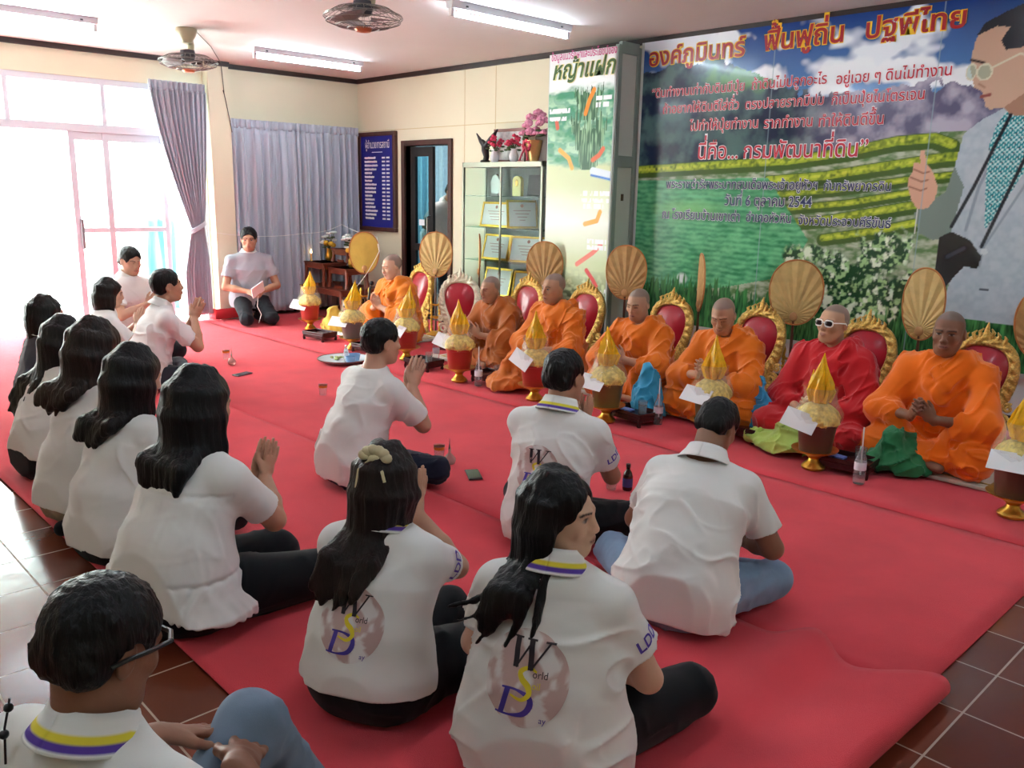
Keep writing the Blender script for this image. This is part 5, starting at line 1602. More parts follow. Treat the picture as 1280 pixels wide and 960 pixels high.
for args in ((-8.10, 5.42, .82, .95, 'smooth gold fan beside the monk with a microphone', .0005, gold_cloth, .165, .23), (-7.05, 5.60, .86, .55, 'pale palm fan in front of the doorway'),
             (-6.50, FY, .87, -.75, 'narrow looking palm fan turned edgewise in front of the cabinet', .008, None, .15, .22), (-5.58, FY, .83, .45, 'palm fan in front of the foot of the tall poster', .008, straw2),
             (-4.61, FY, .85, .40, 'brown palm fan at the left edge of the banner', .008, straw2), (-3.86, FY, .83, -.82, 'narrow looking palm fan turned edgewise before the green field', .008, straw2, .16, .235),
             (-3.04, FY, .83, .35, 'wide palm fan to the left of the monk in red', .008, None, .19, .24), (-2.15, FY, .84, .0, 'pale palm fan between the monk in red and the last monk', .008, None, .135, .24),
             (-1.42, FY, .80, .3, 'palm fan cut by the right edge of the photo', .008, straw2)):
    palm_fan(args[0]*(1.019 if args[1] == FY else 1), *args[1:])

# ---- altar of stacked wooden tables
awood = mat('reddish_altar_wood', '#7d3a25', rough=.4, var=.2, vscale=14, stretch=(1, 1, .3))
def altar_table(x, y, z, w, d, h, label, rz=0):
    t = empty('altar_table', (x, y, z), rz, label, 'altar table', 'stacked altar tables')
    MB().bx(-w/2, w/2, -d/2, d/2, h - .03, h).bx(-w/2 - .012, w/2 + .012, -d/2 - .012, d/2 + .012, h - .012, h).build('table_top', awood, t, smooth=False, bevel=.004)
    for sx in (-1, 1):
        for sy in (-1, 1):
            MB().tube([(sx*(w/2 - .025), sy*(d/2 - .025), h - .03), (sx*(w/2 - .02), sy*(d/2 - .02), h*.4), (sx*(w/2 - .01), sy*(d/2 - .01), 0)], [.024, .018, .024], 8).build('leg', awood, t)
    ap = MB()
    for sy in (-1, 1): ap.bx(-w/2 + .02, w/2 - .02, sy*(d/2 - .02) - .006, sy*(d/2 - .02) + .006, h - .075, h - .03).bx(-w*.2, w*.2, sy*(d/2 - .02) - .006, sy*(d/2 - .02) + .006, .0, .03)
    for sx in (-1, 1): ap.bx(sx*(w/2 - .02) - .006, sx*(w/2 - .02) + .006, -d/2 + .02, d/2 - .02, h - .075, h - .03)
    ap.build('carved_apron', awood, t, smooth=False, bevel=.003)
AX, AY = -8.95, 5.62
altar_table(AX, AY, 0, 1.00, .60, .36, 'long low altar table standing on the carpet in the corner')
altar_table(AX - .20, AY - .06, .36, .44, .34, .28, 'wooden altar table on the long one, under the candle')
altar_table(AX + .24, AY - .02, .36, .40, .32, .24, 'wooden altar table on the long one, nearest the monk')
altar_table(AX - .02, AY + .14, .64, .34, .24, .16, 'topmost altar table under the blue name board')
def flowers(x, y, z, label):
    v = empty('flower_vase', (x, y, z), 0, label, 'vase', 'altar flower vases')
    MB().lathe([(.035, 0), (.05, .03), (.045, .08), (.03, .12), (.04, .15), (.035, .148)], 18).build('vase_body', gold, v)
    r = random.Random(x); w_, y_, g_ = MB(), MB(), MB()
    for i in range(9):
        a = r.uniform(0, 6.28); q = r.uniform(.02, .09); c_ = (q*math.cos(a), q*math.sin(a), .28 + r.uniform(-.06, .10))
        for k in range(6): w_.ball((c_[0] + .02*math.cos(k*1.05), c_[1] + .02*math.sin(k*1.05), c_[2]), (.018, .018, .014), 7, 5)
        g_.tube([(0, 0, .14), c_], .003, 5); g_.ball((c_[0]*.8, c_[1]*.8, c_[2] - .06), (.03, .025, .01), 7, 5)
    for i in range(4):
        a = r.uniform(0, 6.28); y_.ball((.05*math.cos(a), .05*math.sin(a), .19 + .01*i), (.035, .035, .03), 9, 6)
    w_.build('white_flowers', mat('white_petals', '#e8ebe4', rough=.6), v); y_.build('yellow_flowers', mat('yellow_petals', '#dca82c', rough=.6), v); g_.build('stems', mat('leaf_green', '#44592f'), v)
flowers(AX - .30, AY + .06, .64, 'gold vase of white and yellow flowers against the curtain')
flowers(AX + .26, AY + .02, .60, 'gold vase of white and yellow flowers below the name board')
c = empty('candle', (AX - .36, AY - .16, .64), 0, 'small lit candle on the altar table by the curtain', 'candle')
MB().lathe([(.022, 0), (.012, .015), (.009, .03), (.009, .09)], 12).build('wax', mat('yellow_wax', '#e0a860', rough=.4), c)
MB().lathe([(.001, .09), (.010, .105), (.007, .125), (.001, .145)], 10).build('flame', mat('candle_flame', '#ffd9a0', emit=12, ecol='#ffcf8a'), c)

# ---- white ceremonial thread
def sag(a, b, s, n=14):
    return [tuple(Vector(a).lerp(Vector(b), i/n) + Vector((0, 0, -s*4*(i/n)*(1 - i/n)))) for i in range(n + 1)]
th = MB().tube(sag((XW + .17, 4.15, 1.02), (-9.28, 5.38, .98), .05) + sag((-9.28, 5.38, .98), (-8.75, 5.55, 1.10), .03)[1:], .003, 5)
th.tube(sag((-8.75, 5.55, 1.10), (-8.20, 5.66, .98), .02) + sag((-8.20, 5.66, .98), (-7.72, 5.36, .86), .02)[1:] + sag((-7.72, 5.36, .86), (-7.32, 4.74, .50), .04)[1:], .0035, 5)
tag(th.build('ceremonial_thread', mat('white_cotton', '#e8e4dc', rough=.9)), 'white cotton thread strung from the curtain over the altar to the first monk', 'thread')

# ---- mats in front of the chairs
mat_w = mat('white_mat_cloth', '#d8d3c6', rough=.85, var=.05, vscale=10)
def sit_mat(x0, x1, y0, y1, label):
    m = empty('sitting_mat', ((x0+x1)/2, (y0+y1)/2, .012), 0, label, 'mat', 'white sitting mats')
    w, d = (x1-x0)/2, (y1-y0)/2
    MB().bx(-w, w, -d, d, 0, .022).build('pad', mat_w, m, smooth=False, bevel=.006)
    b = MB()
    for i, (xa, xb, ya, yb) in enumerate(((-w+.06, w-.06, -d+.06, -d+.075), (-w+.06, w-.06, d-.075, d-.06), (-w+.06, -w+.075, -d+.075, d-.075), (w-.075, w-.06, -d+.075, d-.075))):
        b.bx(xa, xb, ya, yb, .021, .0245)
    b.build('gold_border', mat('gold_braid', '#b79a4e', rough=.5), m, smooth=False)
for x0, x1, who in ((-7.75, -6.75, 'the monk with a microphone'), (-6.05, -5.15, 'the monk in the brown robe'), (-5.13, -4.43, 'the monk nearest the tall poster'), (-4.40, -3.62, 'the monk with closed eyes'),
                    (-3.60, -2.86, 'the monk looking down'), (-2.84, -2.12, 'the monk in red'), (-2.06, -1.28, 'the monk beside the green cloth')):
    sit_mat(x0, x1, 4.76, 5.44, 'white gold-edged sitting mat under ' + who)

# ---- offering buckets on gold pedestals
yel = mat('yellow_cellophane', '#f7c522', rough=.25, var=.15, vscale=20, translucent=.15, bump=.3, bscale=60)
yel2 = mat('pale_yellow_wrapping', '#d9c262', rough=.35, var=.35, vscale=45, bump=.5, bscale=90)
paper = mat('white_paper', '#e9eaec', rough=.7)
BUCK = {'red': mat('red_plastic', '#a8322c', rough=.35), 'grey': mat('grey_plastic', '#6a615e', rough=.35), 'brown': mat('brown_plastic', '#5c3a30', rough=.3), 'olive': mat('olive_plastic', '#6b5a32', rough=.35)}
def offering(x, y, kind, desc, bend, rz, env=(-.05, -.10, .34, .2, -.4), ht=1.0, seed=0):
    pd = empty('pedestal_tray', (x, y, .015), 0, 'gold pedestal tray under ' + desc, 'pedestal tray', 'gold pedestal trays')
    MB().lathe([(.062, 0), (.066, .012), (.058, .022), (.05, .03), (.034, .045), (.030, .06), (.042, .075), (.05, .08), (.085, .095), (.125, .112), (.128, .118), (.118, .118), (.08, .104), (.03, .100)], 32).build('pedestal_body', gold, pd)
    b = empty('offering_bucket', (x, y, .117), rz, desc, 'bucket', 'offering buckets')
    MB().lathe([(.082, .004), (.085, .0), (.088, .008), (.104, .15), (.110, .152), (.112, .166), (.106, .168), (.098, .15), (.08, .02)], 36, rip=lambda a, i, z: .012*math.sin(a*24) if i in (2, 3) else 0).build('pail', BUCK[kind], b)
    r = random.Random(seed); ph = r.uniform(0, 6)
    lump = lambda a, i, z: .08*math.sin(a*7 + ph + i) + .05*math.sin(a*13 + i*2)
    MB().lathe([(.098, .15), (.118, .175), (.116, .20), (.10, .235), (.072, .262), (.045, .28)], 40, rip=lump).build('wrapped_goods', yel2, b)
    spk = lambda a, i, z: .22*math.sin(a*5 + ph + i*.5) + .12*math.sin(a*11 + i)
    prof = [(.040, .262), (.034, .28), (.052, .31), (.060, .345), (.055, .39), (.042, .43), (.028, .465), (.016, .50), (.006, .54), (.001, .56)]
    MB().lathe([(q, .262 + (z - .262)*ht) for q, z in prof], 36, rip=spk, lean=(bend*.25, .02)).build('gathered_robe', yel, b)
    fl = MB()
    for k in range(7):
        a = ph + k*.9; q = .045
        fl.tube([(q*math.cos(a), q*math.sin(a), .29), (q*1.5*math.cos(a), q*1.5*math.sin(a), .35), (q*1.0*math.cos(a + .3) + bend*.05, q*1.0*math.sin(a + .3), .42*ht + .02*(k % 3))], [.016, .014, .003], 6)
    fl.build('loose_folds', yel, b)
    cw = MB(); 
    cw.lathe([(.110, .16), (.128, .19), (.125, .23), (.10, .28), (.085, .33), (.09, .37)], 28, rip=lambda a, i, z: .07*math.sin(a*9 + i + ph), cap=False)
    cw.build('cellophane', mat('cellophane', '#fbf3dc', rough=.08, alpha=.16, spec=.8), b)
    e = empty('envelope', (x + env[0], y + env[1], .117 + env[2] - .12), env[4], 'white envelope leaning on ' + desc, 'envelope', 'white envelopes')
    M = Matrix.Rotation(-.85 + env[3], 3, 'X') @ Matrix.Rotation(env[3], 3, 'Y')
    q = MB().bx(-.095, .095, -.0015, .0015, -.055, .055); q.v = [tuple(M @ Vector(p)) for p in q.v]; q.build('envelope_sheet', paper, e, smooth=False)
    fp = MB().prism([(-.095, .055), (.095, .055), (.0, .0)], -.0026, -.0016); fp.v = [tuple(M @ Vector(p)) for p in fp.v]; fp.build('flap', mat('paper_flap', '#dedfe2', rough=.7), e, smooth=False)
OFF = [((388, 412), 'red', 'red offering bucket before the altar', .3, 0, (-.02, -.12, .29, .15, .55), .9),
       ((441, 437), 'grey', 'grey bucket before the monk with a microphone', .5, .4, (-.03, -.13, .29, .05, .5), 1.0),
       ((508, 450), 'red', 'red bucket beside the empty whitish chair', .5, 1.1, (.02, -.13, .30, .2, .3), 1.05),
       ((574, 477), 'red', 'red bucket before the brown robed monk', -.1, 2.0, (-.10, -.08, .34, .25, .3), 1.0),
       ((668, 500), 'red', 'red bucket before the monk nearest the tall poster', .0, 3.1, (-.02, -.13, .33, .4, .15), 1.0),
       ((757, 527), 'olive', 'olive bucket before the monk beside the blue cloth', .2, 4.0, (-.03, -.13, .30, .1, .2), .95),
       ((886, 548), 'olive', 'olive bucket behind the man in jeans', .1, 5.0, (-.03, -.13, .31, .1, .1), 1.0),
       ((1016, 586), 'brown', 'brown bucket before the monk in red', -.1, 5.6, (-.04, -.13, .31, .25, .25), 1.0),
       ((1264, 646), 'brown', 'dark bucket cut by the right edge of the photo', .1, .9, (-.0, -.14, .32, .0, .12), 1.0)]
for i, (px_, kind, desc, bend, rz, env, ht) in enumerate(OFF):
    g_ = on_z(*px_, .01); offering(g_.x, g_.y, kind, desc, bend, rz, env, ht, i)

# ---- footed trays, cups, bottles, cloths
lac = mat('dark_lacquer', '#3a1c1c', rough=.25, var=.15, vscale=20)
def footed_tray(x, y, rz, label):
    t = empty('footed_tray', (x, y, .014), rz, label, 'tray', 'dark footed trays')
    MB().bx(-.15, .15, -.10, .10, .05, .062).bx(-.15, .15, -.10, -.09, .062, .085).bx(-.15, .15, .09, .10, .062, .085).bx(-.15, -.14, -.09, .09, .062, .085).bx(.14, .15, -.09, .09, .062, .085).build('tray_body', lac, t, smooth=False, bevel=.003)
    MB().bx(-.14, .14, -.092, -.085, .025, .05).bx(-.14, .14, .085, .092, .025, .05).bx(-.142, -.135, -.09, .09, .025, .05).bx(.135, .142, -.09, .09, .025, .05).build('apron', lac, t, smooth=False)
    for sx in (-1, 1):
        for sy in (-1, 1): MB().tube([(sx*.13, sy*.085, .05), (sx*.138, sy*.09, .02), (sx*.13, sy*.085, 0)], [.014, .012, .016], 8).build('foot', lac, t)
    return Vector((x, y, .076))
cup_g = mat('drinking_glass', '#eef4f4', rough=.03, trans=.92, ior=1.2)
def cup(p, label, r=.032, h=.09, m=None):
    c = empty('drinking_cup', p, 0, label, 'cup', 'cups on the trays')
    MB().lathe([(r*.8, 0), (r, h), (r*.94, h), (r*.75, .006), (.002, .006)], 20, cap=False).build('cup_wall', m or cup_g, c)
    MB().lathe([(r*.74, .007), (r*.86, h*.65)], 20).build('water', mat('pale_water', '#dfe6ea', rough=.02, trans=.9, ior=1.2), c)
pet = mat('clear_plastic', '#eef3f6', rough=.05, trans=.85, ior=1.18)
def bottle(p, label, straw=True, h=.21, tint=None):
    c = empty('water_bottle', p, 0, label, 'bottle', 'water bottles')
    k = h/.21
    MB().lathe([(.028, 0), (.031, .006), (.031, .03), (.029, .034), (.031, .04), (.031, .07), (.029, .074), (.031, .08), (.031, .125), (.026, .15), (.014, .175), (.0125, .19), (.0125, .205), (.011, .206)], 24, (0, 0, 0)).build('bottle_body', tint or pet, c)
    MB().lathe([(.0315, .078), (.0318, .08), (.0318, .12), (.0315, .122)], 24, cap=False).build('bottle_label', mat('label_film', '#dfe3ee', rough=.3), c)
    if straw: MB().tube([(.004, 0, .05), (-.004, .004, .31)], .004, 8).build('straw', mat('white_straw', '#eceff0', rough=.4), c)
    else: MB().lathe([(.0145, .19), (.0145, .21), (.012, .212)], 16).build('cap', mat('white_cap', '#e4e8ec', rough=.4), c)
    c.scale = (k, k, k)
def at_floor(px, py, z=.014): return on_z(px, py, z)
TR = [((400, 424), .2, 'dark footed tray by the altar bucket'), ((462, 440), .1, 'dark footed tray behind the grey bucket'), ((530, 460), .1, 'dark footed tray in front of the empty whitish chair'),
      ((615, 478), .0, 'dark footed tray before the brown robed monk'), ((792, 526), -.1, 'dark footed tray between olive bucket and water bottle'), ((927, 545), 0, 'dark footed tray hidden behind the man in jeans'),
      ((1058, 588), .1, 'dark footed tray beside the green cloth')]
for (px_, rz, label) in TR:
    g_ = at_floor(*px_); q = footed_tray(g_.x, g_.y, rz, label)
    if px_[0] in (530, 615, 792, 1058):
        cup(q + Vector((.07, .0, 0)), 'clear cup of water on the ' + label)
    if px_[0] in (792, 1058):
        b = MB().bx(-.045, .045, -.03, .03, 0, .012); o = b.build('tissue_pack', mat('blue_white_pack', '#5a78b8', rough=.4, var=.4, vscale=60), None, smooth=False, bevel=.004, loc=q + Vector((-.06, .0, 0)))
        tag(o, 'blue and white packet on the ' + label, 'packet')
for px_, lab, st in (((598, 482), 'water bottle with straw in front of the brown robed monk', True), ((822, 530), 'water bottle with straw beside the blue cloth', True), ((1073, 604), 'water bottle with straw in front of the green cloth', True),
                     ((545, 452), 'small water bottle behind the tray of the empty chair', False)):
    g_ = at_floor(*px_); bottle(g_, lab, st)
# cloths
def cloth_heap(name, p, size, colr, label, cat, seed=0, peaks=5, kind='other'):
    r = random.Random(seed); w, d, h = size
    v = Vol((-w*.75, -d*.75, -.01), (w*.75, d*.75, h*1.6), .008)
    v.ell((0, 0, h*.15), (w*.48, d*.48, h*.45), 0)
    for k in range(peaks):
        a = r.uniform(0, 6.28); q = r.uniform(.1, .36)
        c_ = V3(w*q*math.cos(a), d*q*math.sin(a), 0)
        v.cap(c_ + V3(0, 0, h*.1), c_*.5 + V3(r.uniform(-.02, .02), 0, h*r.uniform(.6, 1.0)), w*.16, w*.09, .05)
        v.cap(c_*1.0, c_*1.25 + V3(0, 0, .0), w*.12, w*.09, .05)
    v.plane((0, 0, -1), (0, 0, .003))
    v.displace(fold_field([(.7, .5, .4), (-.5, .8, .3), (.2, -.3, .9)], .020, 17.0, seed + 3, soft=.9))
    o = sdf_obj(v, name, mat(name + '_' + colr[1:], colr, rough=.7, var=.12, vscale=12, bump=.1, bscale=400, sheen=.15), None)
    o.location = p; tag(o, label, cat); return o
def near_floor(px, py, dx=0, dy=0): g = on_z(px, py, .03); return Vector((g.x + dx, g.y + dy, .033))
cloth_heap('blue_cloth', near_floor(808, 517), (.24, .22, .36), '#2f9cc6', 'crumpled bright blue cloth between two orange robed monks', 'cloth', 1)
cloth_heap('blue_cloth', near_floor(946, 538), (.26, .24, .32), '#2f8ec0', 'crumpled blue cloth beside the knee of the monk in red', 'cloth', 2)
cloth_heap('green_cloth', near_floor(1122, 585), (.36, .30, .20), '#13703f', 'folded dark green cloth at the knee of the last monk', 'cloth', 3)
cloth_heap('lime_bag', near_floor(975, 560, 0, .04), (.50, .30, .13), '#aac45c', 'lime green packed cloth bag in front of the monk in red', 'bag', 4)
cloth_heap('orange_cloth', near_floor(640, 484), (.40, .34, .20), '#c46a1c', 'folded orange cloth in front of the knees of two monks', 'cloth', 5)
cloth_heap('wrapped_gift', near_floor(418, 412), (.34, .26, .24), '#c9a83e', 'yellow cellophane wrapped gift by the altar bucket', 'gift', 6)

# big enamel tray with cups
g_ = on_z(430, 452, .012)
t = empty('serving_tray', g_, 0, 'round pale tray with blue cups in front of the praying man', 'tray')
MB().lathe([(.02, .0), (.17, .004), (.21, .022), (.23, .030), (.228, .034), (.20, .026), (.16, .010), (.02, .008)], 48).build('tray_dish', mat('pale_enamel', '#cfd8dc', rough=.2), t)
MB().tube([(.229*math.cos(a), .229*math.sin(a), .032) for a in np.linspace(0, 2*PI, 48, endpoint=False)], .005, 6, True).build('rim', mat('brown_rim', '#6a3a2a', rough=.3), t)
bm_ = mat('blue_plastic', '#7fa6cf', rough=.3)
cup(g_ + Vector((.05, .08, .010)), 'blue cup at the back of the round pale tray', .05, .06, bm_)
cup(g_ + Vector((.14, -.02, .016)), 'blue cup at the right of the round pale tray', .045, .055, bm_)
bottle(g_ + Vector((.07, -.02, .010)), 'small bottle standing on the round pale tray', False, .15)
b = MB()
for k in range(10): b.ball((-.08 + .02*math.cos(k*2.3)*(.5 + k*.3), -.02 + .015*math.sin(k*1.7)*(.5 + k*.3), .02 + .006*(k % 3)), (.022, .014, .010), 8, 5)
o = b.build('leaf_offering', mat('leaf_food', '#9aa86a', rough=.6, var=.4, vscale=60)); o.location = g_
tag(o, 'small heap of green leaves on the round pale tray', 'leaves', kind='stuff')

# libation vessels, glasses, phones and bottles among the people
brass = mat('brass_and_glass', '#d8b89a', rough=.15, trans=.35, ior=1.2)
def libation(p, label):
    c = empty('libation_vessel', p, 0, label, 'vessel', 'small pouring vessels')
    MB().lathe([(.02, 0), (.028, .004), (.035, .02), (.034, .035), (.018, .055), (.008, .066), (.007, .085), (.010, .09)], 22).build('vessel_body', mat('pale_pink_glass', '#d9b6ae', rough=.1, trans=.5, ior=1.2), c)
    MB().lathe([(.009, .085), (.006, .10), (.0025, .13), (.001, .15)], 12).build('stopper', mat('silver', '#c8c8c8', rough=.2, metal=1), c)
def gold_glass(p, label):
    c = empty('drinking_cup', p, 0, label, 'cup', 'gold banded glasses')
    MB().lathe([(.024, 0), (.026, .004), (.030, .06), (.033, .085), (.031, .085), (.024, .006), (.002, .006)], 22, cap=False).build('cup_wall', cup_g, c)
    MB().lathe([(.0315, .060), (.0332, .078)], 22, cap=False).build('gold_band', gold, c)
def phone(px, py, rz, label):
    g = on_z(px, py, .012); c = empty('mobile_phone', g, rz, label, 'phone', 'phones lying on the carpet')
    MB().bx(-.038, .038, -.08, .08, 0, .008).build('phone_case', mat('black_phone', '#17171a', rough=.3), c, smooth=False, bevel=.004)
    MB().bx(-.034, .034, -.074, .074, .008, .0088).build('screen', mat('dark_screen', '#2a3030', rough=.08), c, smooth=False)
libation(on_z(562, 580, .012), 'pale pouring vessel in front of the man in the plain white shirt')
gold_glass(on_z(549, 574, .012), 'gold banded glass behind the pale pouring vessel')
phone(592, 594, -.55 + PI/2, 'black phone beside the man in the plain white shirt')
libation(on_z(290, 456, .012), 'pale pouring vessel in front of the man with a bracelet')
gold_glass(on_z(283, 449, .012), 'gold banded glass in front of the man with a bracelet')
phone(303, 468, .3, 'black phone on the carpet near the man with a bracelet')
gold_glass(on_z(764, 612, .012), 'glass on the carpet at the knee of the man in the striped collar')
gold_glass(on_z(404, 494, .012), 'gold banded glass beyond the man in the plain white shirt')
gold_glass(on_z(923, 680, .012), 'gold glass between the arm and knee of the man in jeans')
br_ = mat('brown_bottle_glass', '#2c1512', rough=.1, spec=.7)
def small_bottle(p, label):
    c = empty('small_bottle', p, 0, label, 'bottle', 'brown bottles')
    MB().lathe([(.024, 0), (.026, .006), (.026, .075), (.020, .095), (.010, .11), (.010, .125)], 20).build('bottle_body', br_, c)
    MB().lathe([(.0265, .02), (.0266, .065)], 20, cap=False).build('bottle_label', mat('blue_label', '#3a3f7c', rough=.5), c)
    MB().lathe([(.012, .122), (.012, .14)], 14).build('cap', mat('dark_cap', '#2a1a1a'), c)
small_bottle(on_z(323, 642, .012), 'brown bottle beside the praying woman in the gathered blouse')
small_bottle(on_z(784, 612, .012), 'brown bottle at the knee of the man in the striped collar')
# ---------------------------------------------------------------- the seven monks
def at_head(px, py, ground=.018): return ('head', lambda z: on_z(px, py, z), ground)
MONK_G = 'monks seated along the banner wall'
def monk(px, py, Yh, label, robe, skin, face=-90, **k):
    P = on_y(px, py, Yh); seat = .085; g = .036
    nod = k.get('nod', 0); size = (P.z - g - seat + nod*.3)/.613
    I = person(label, ('head', lambda z: P, g), face, sex='monk', legs='monk', seat=seat, size=size, robe=robe, skin=skin, shirt=None, trousers=None, hair='shaved',
               category='person', group=MONK_G, **k)
    return I
I1 = monk(490, 333, 4.95, 'pale monk in orange robe holding a microphone, in front of the altar', '#dd7a1c', '#d9ad92', head=(-8, 12), lean=.10, arms='clasp', wai_h=.30, wai_y=.24, eyes=False,
          arm_kw=dict(R=((.03, .34, .36), (-.25, .5, .8), (-.9, -.2, .1)), L=((-.03, .34, .36), (.25, .5, .8), (.9, -.2, .1))))
monk(613, 361, 4.86, 'monk in the brown robe with his eyes closed', '#a4581f', '#a87b5f', head=(-4, 10), lean=.12, nod=.02, arms='clasp', wai_h=.21, wai_y=.26, eyes=False)
monk(692, 360, 4.92, 'monk in orange robe right of the brown robed monk, with folded orange cloth before him', '#d8701b', '#b08263', head=(-6, 6), lean=.10, arms='clasp', wai_h=.18, wai_y=.27)
monk(798, 380, 4.90, 'monk in orange robe with closed eyes and blue cloth beside his knee', '#d96f17', '#b4886c', head=(6, 14), lean=.12, arms='clasp', wai_h=.24, wai_y=.28, eyes=False)
monk(904, 394, 4.88, 'monk in orange robe with bowed head before the middle of the banner', '#dd7015', '#b38467', head=(14, 24), lean=.12, nod=.02, arms='clasp', wai_h=.23, wai_y=.25, eyes=False)
I6 = monk(1042, 404, 4.98, 'monk in a bright red robe wearing white framed sunglasses', '#c8222a', '#bf9273', head=(-10, -2), lean=.06, arms='clasp', wai_h=.10, wai_y=.24)
monk(1186, 416, 5.00, 'dark skinned monk in vivid orange robe with the green cloth at his knee', '#ee7010', '#80563f', head=(8, 2), lean=.08, arms='clasp', wai_h=.22, wai_y=.29)

def head_item(I, name, m, build, label=None):
    b = MB(); build(b)
    M, c, s = I['M'], I['Hc'], I['hs']
    b.v = [tuple(c + M @ (V3(*p)*s)) for p in b.v]
    o = b.build(name, m, I['root'])
    if label: o['label'] = label
    return o
def sunglasses(b):
    for sx in (-1, 1):
        pts = [(sx*.034 + .026*math.cos(a)*abs(math.cos(a))**-.3, .099 - .010*abs(math.cos(a))*(1 if sx*math.cos(a) > 0 else .3), .004 + .019*math.sin(a)*(abs(math.sin(a)) + .01)**-.3) for a in np.linspace(.02, 2*PI + .02, 28, endpoint=False)]
        b.tube(pts, .0042, 8, True)
        b.tube([(sx*.062, .09, .010), (sx*.079, .05, .010), (sx*.083, -.005, .006), (sx*.080, -.02, -.008)], .0032, 6)
    b.tube([(-.010, .102, .008), (0, .104, .010), (.010, .102, .008)], .0035, 6)
fo = head_item(I6, 'sunglasses', mat('white_frames', '#e9e6e2', rough=.3), sunglasses, 'white framed sunglasses')
def lenses(b):
    for sx in (-1, 1): b.ball((sx*.034, .096, .004), (.026, .004, .018), 16, 8)
lo_ = head_item(I6, 'dark_lens', mat('dark_lens', '#241c1e', rough=.06), lenses); lo_.parent = fo
# microphone in the first monk's hands
mw = I1['root'].matrix_basis @ Vector((0, .42, I1['seat'] + .47))
mc = empty('microphone', mw, math.radians(-90 - 90), 'black microphone held by the pale monk', 'microphone')
MB().tube([(0, .02, -.13), (0, .0, -.02), (0, -.01, .0)], [.010, .013, .014], 12).build('mic_handle', mat('black_metal', '#1c1c1e', rough=.4), mc)
MB().ball((0, -.02, .03), .023, 14, 10).build('mic_head', mat('mic_mesh', '#2b2b2e', rough=.5, metal=.5, bump=.5, bscale=500), mc)

# ---------------------------------------------------------------- people on the carpet
WH = '#e6e4e1'
person('man in plain white shirt praying in the middle of the carpet', at_head(477, 427), 88, lean=.13, head=(-4, 4), bulk=1.06, arms='wai', wai_h=.36, wai_y=.26,
       shirt=WH, shirt_kw=dict(sleeve=.80, loose=1.05, hem=.03), trousers='#15182a', socks='#141416', skin='#c4957b', h=.005)
I = person('woman with long hair tied by a pale bow, in a white emblem polo shirt', at_head(485, 600), 118, 'f', size=.90, lean=.07, head=(0, 8), legs='tucked', leg_rot=-12, socks='#141418', arms='wai', wai_h=.40, wai_y=.22, shirt=WH,
           shirt_kw=dict(collar=True, print=(-.01, .315, .10), sleeve_print=True, hem=.10, sleeve=.60, hips=1.08, thigh=1.12), trousers='#0c0d10', hair='long',
           hair_kw=dict(length=.36, n=40, wide=.92, arc=100, sway=-.04, flick=.03, k=.016), hair_col='#1c1210', skin='#b98a70', h=.0045)
def bow(b):
    r = random.Random(2)
    b.ball((0, -.10, .085), (.028, .020, .020), 12, 8)
    for k in range(6):
        a = -1.2 + k*.5
        b.ball((.042*math.sin(a), -.105, .085 + .032*math.cos(a)), (.022, .014, .018), 10, 6)
    for x, L in ((-.05, .10), (-.035, .075), (.03, .095), (.05, .065), (.02, .06)):
        b.tube([(x*.3, -.11, .08), (x*.8, -.128, .05), (x, -.128, .085 - L)], [.007, .009, .006], 6)
head_item(I, 'hair_bow', mat('pale_ribbon', '#cbbd97', rough=.6), bow, 'pale cream ribbon bow')
I = person('man in white emblem polo shirt with striped collar, beyond the turned woman', at_head(706, 470), 106, lean=.08, head=(-8, 6), bulk=1.0, arms='wai', wai_h=.34, wai_y=.24, shirt=WH,
           shirt_kw=dict(collar=True, print=(-.01, .365, .098), sleeve_print=True, hem=.03, sleeve=.62), trousers='#0c0d10', skin='#b98a70', h=.005, hair_kw=dict(thick=.009))
person('woman with loose black hair turning her face aside, in a white emblem polo shirt', at_head(702, 642), 116, 'f', size=.93, lean=.06, head=(-94, 0), legs='tucked', leg_rot=-14, socks='#141418', arms='lap', shirt=WH, bulk=1.14,
       shirt_kw=dict(collar=True, print=(-.01, .335, .108), sleeve_print=True, hem=.03, sleeve=.58, belly=1.02, thigh=1.05), trousers='#0b0c0f', hair='long',
       hair_kw=dict(length=.285, n=44, wide=1.0, arc=98, sway=-.01, fan=.10, k=.013, wisps=[[(-.06, -.07, -.10), (-.11, -.12, -.16), (-.17, -.16, -.20), (-.23, -.19, -.215)], [(-.05, -.09, -.10), (-.09, -.14, -.17), (-.15, -.18, -.225), (-.205, -.19, -.25)], [(-.04, -.10, -.12), (-.075, -.16, -.20), (-.12, -.185, -.26), (-.155, -.19, -.30)],
                    [(-.02, -.11, -.12), (-.045, -.17, -.21), (-.075, -.19, -.29), (-.085, -.19, -.34)], [(.0, -.11, -.12), (-.005, -.17, -.22), (-.02, -.19, -.30), (-.02, -.19, -.35)]]), hair_col='#0c0a0b', skin='#d0a68c', h=.0045)
person('man in a plain white polo shirt and light blue jeans with bowed head', at_head(897, 533), 106, size=.88, lean=.24, nod=.06, leg_rot=8, head=(-14, 38), bulk=1.06, arms='lap', shirt=WH,
       shirt_kw=dict(collar=False, hem=.03, sleeve=.72, loose=1.04), trousers='#7d95b0', socks='#17171a', skin='#8d624a', h=.005,
       arm_kw=dict(R=((.10, .40, .20), (-.6, .7, -.1), (-.3, -.2, -.9)), L=((-.10, .40, .20), (.6, .7, -.1), (.3, -.2, -.9))))
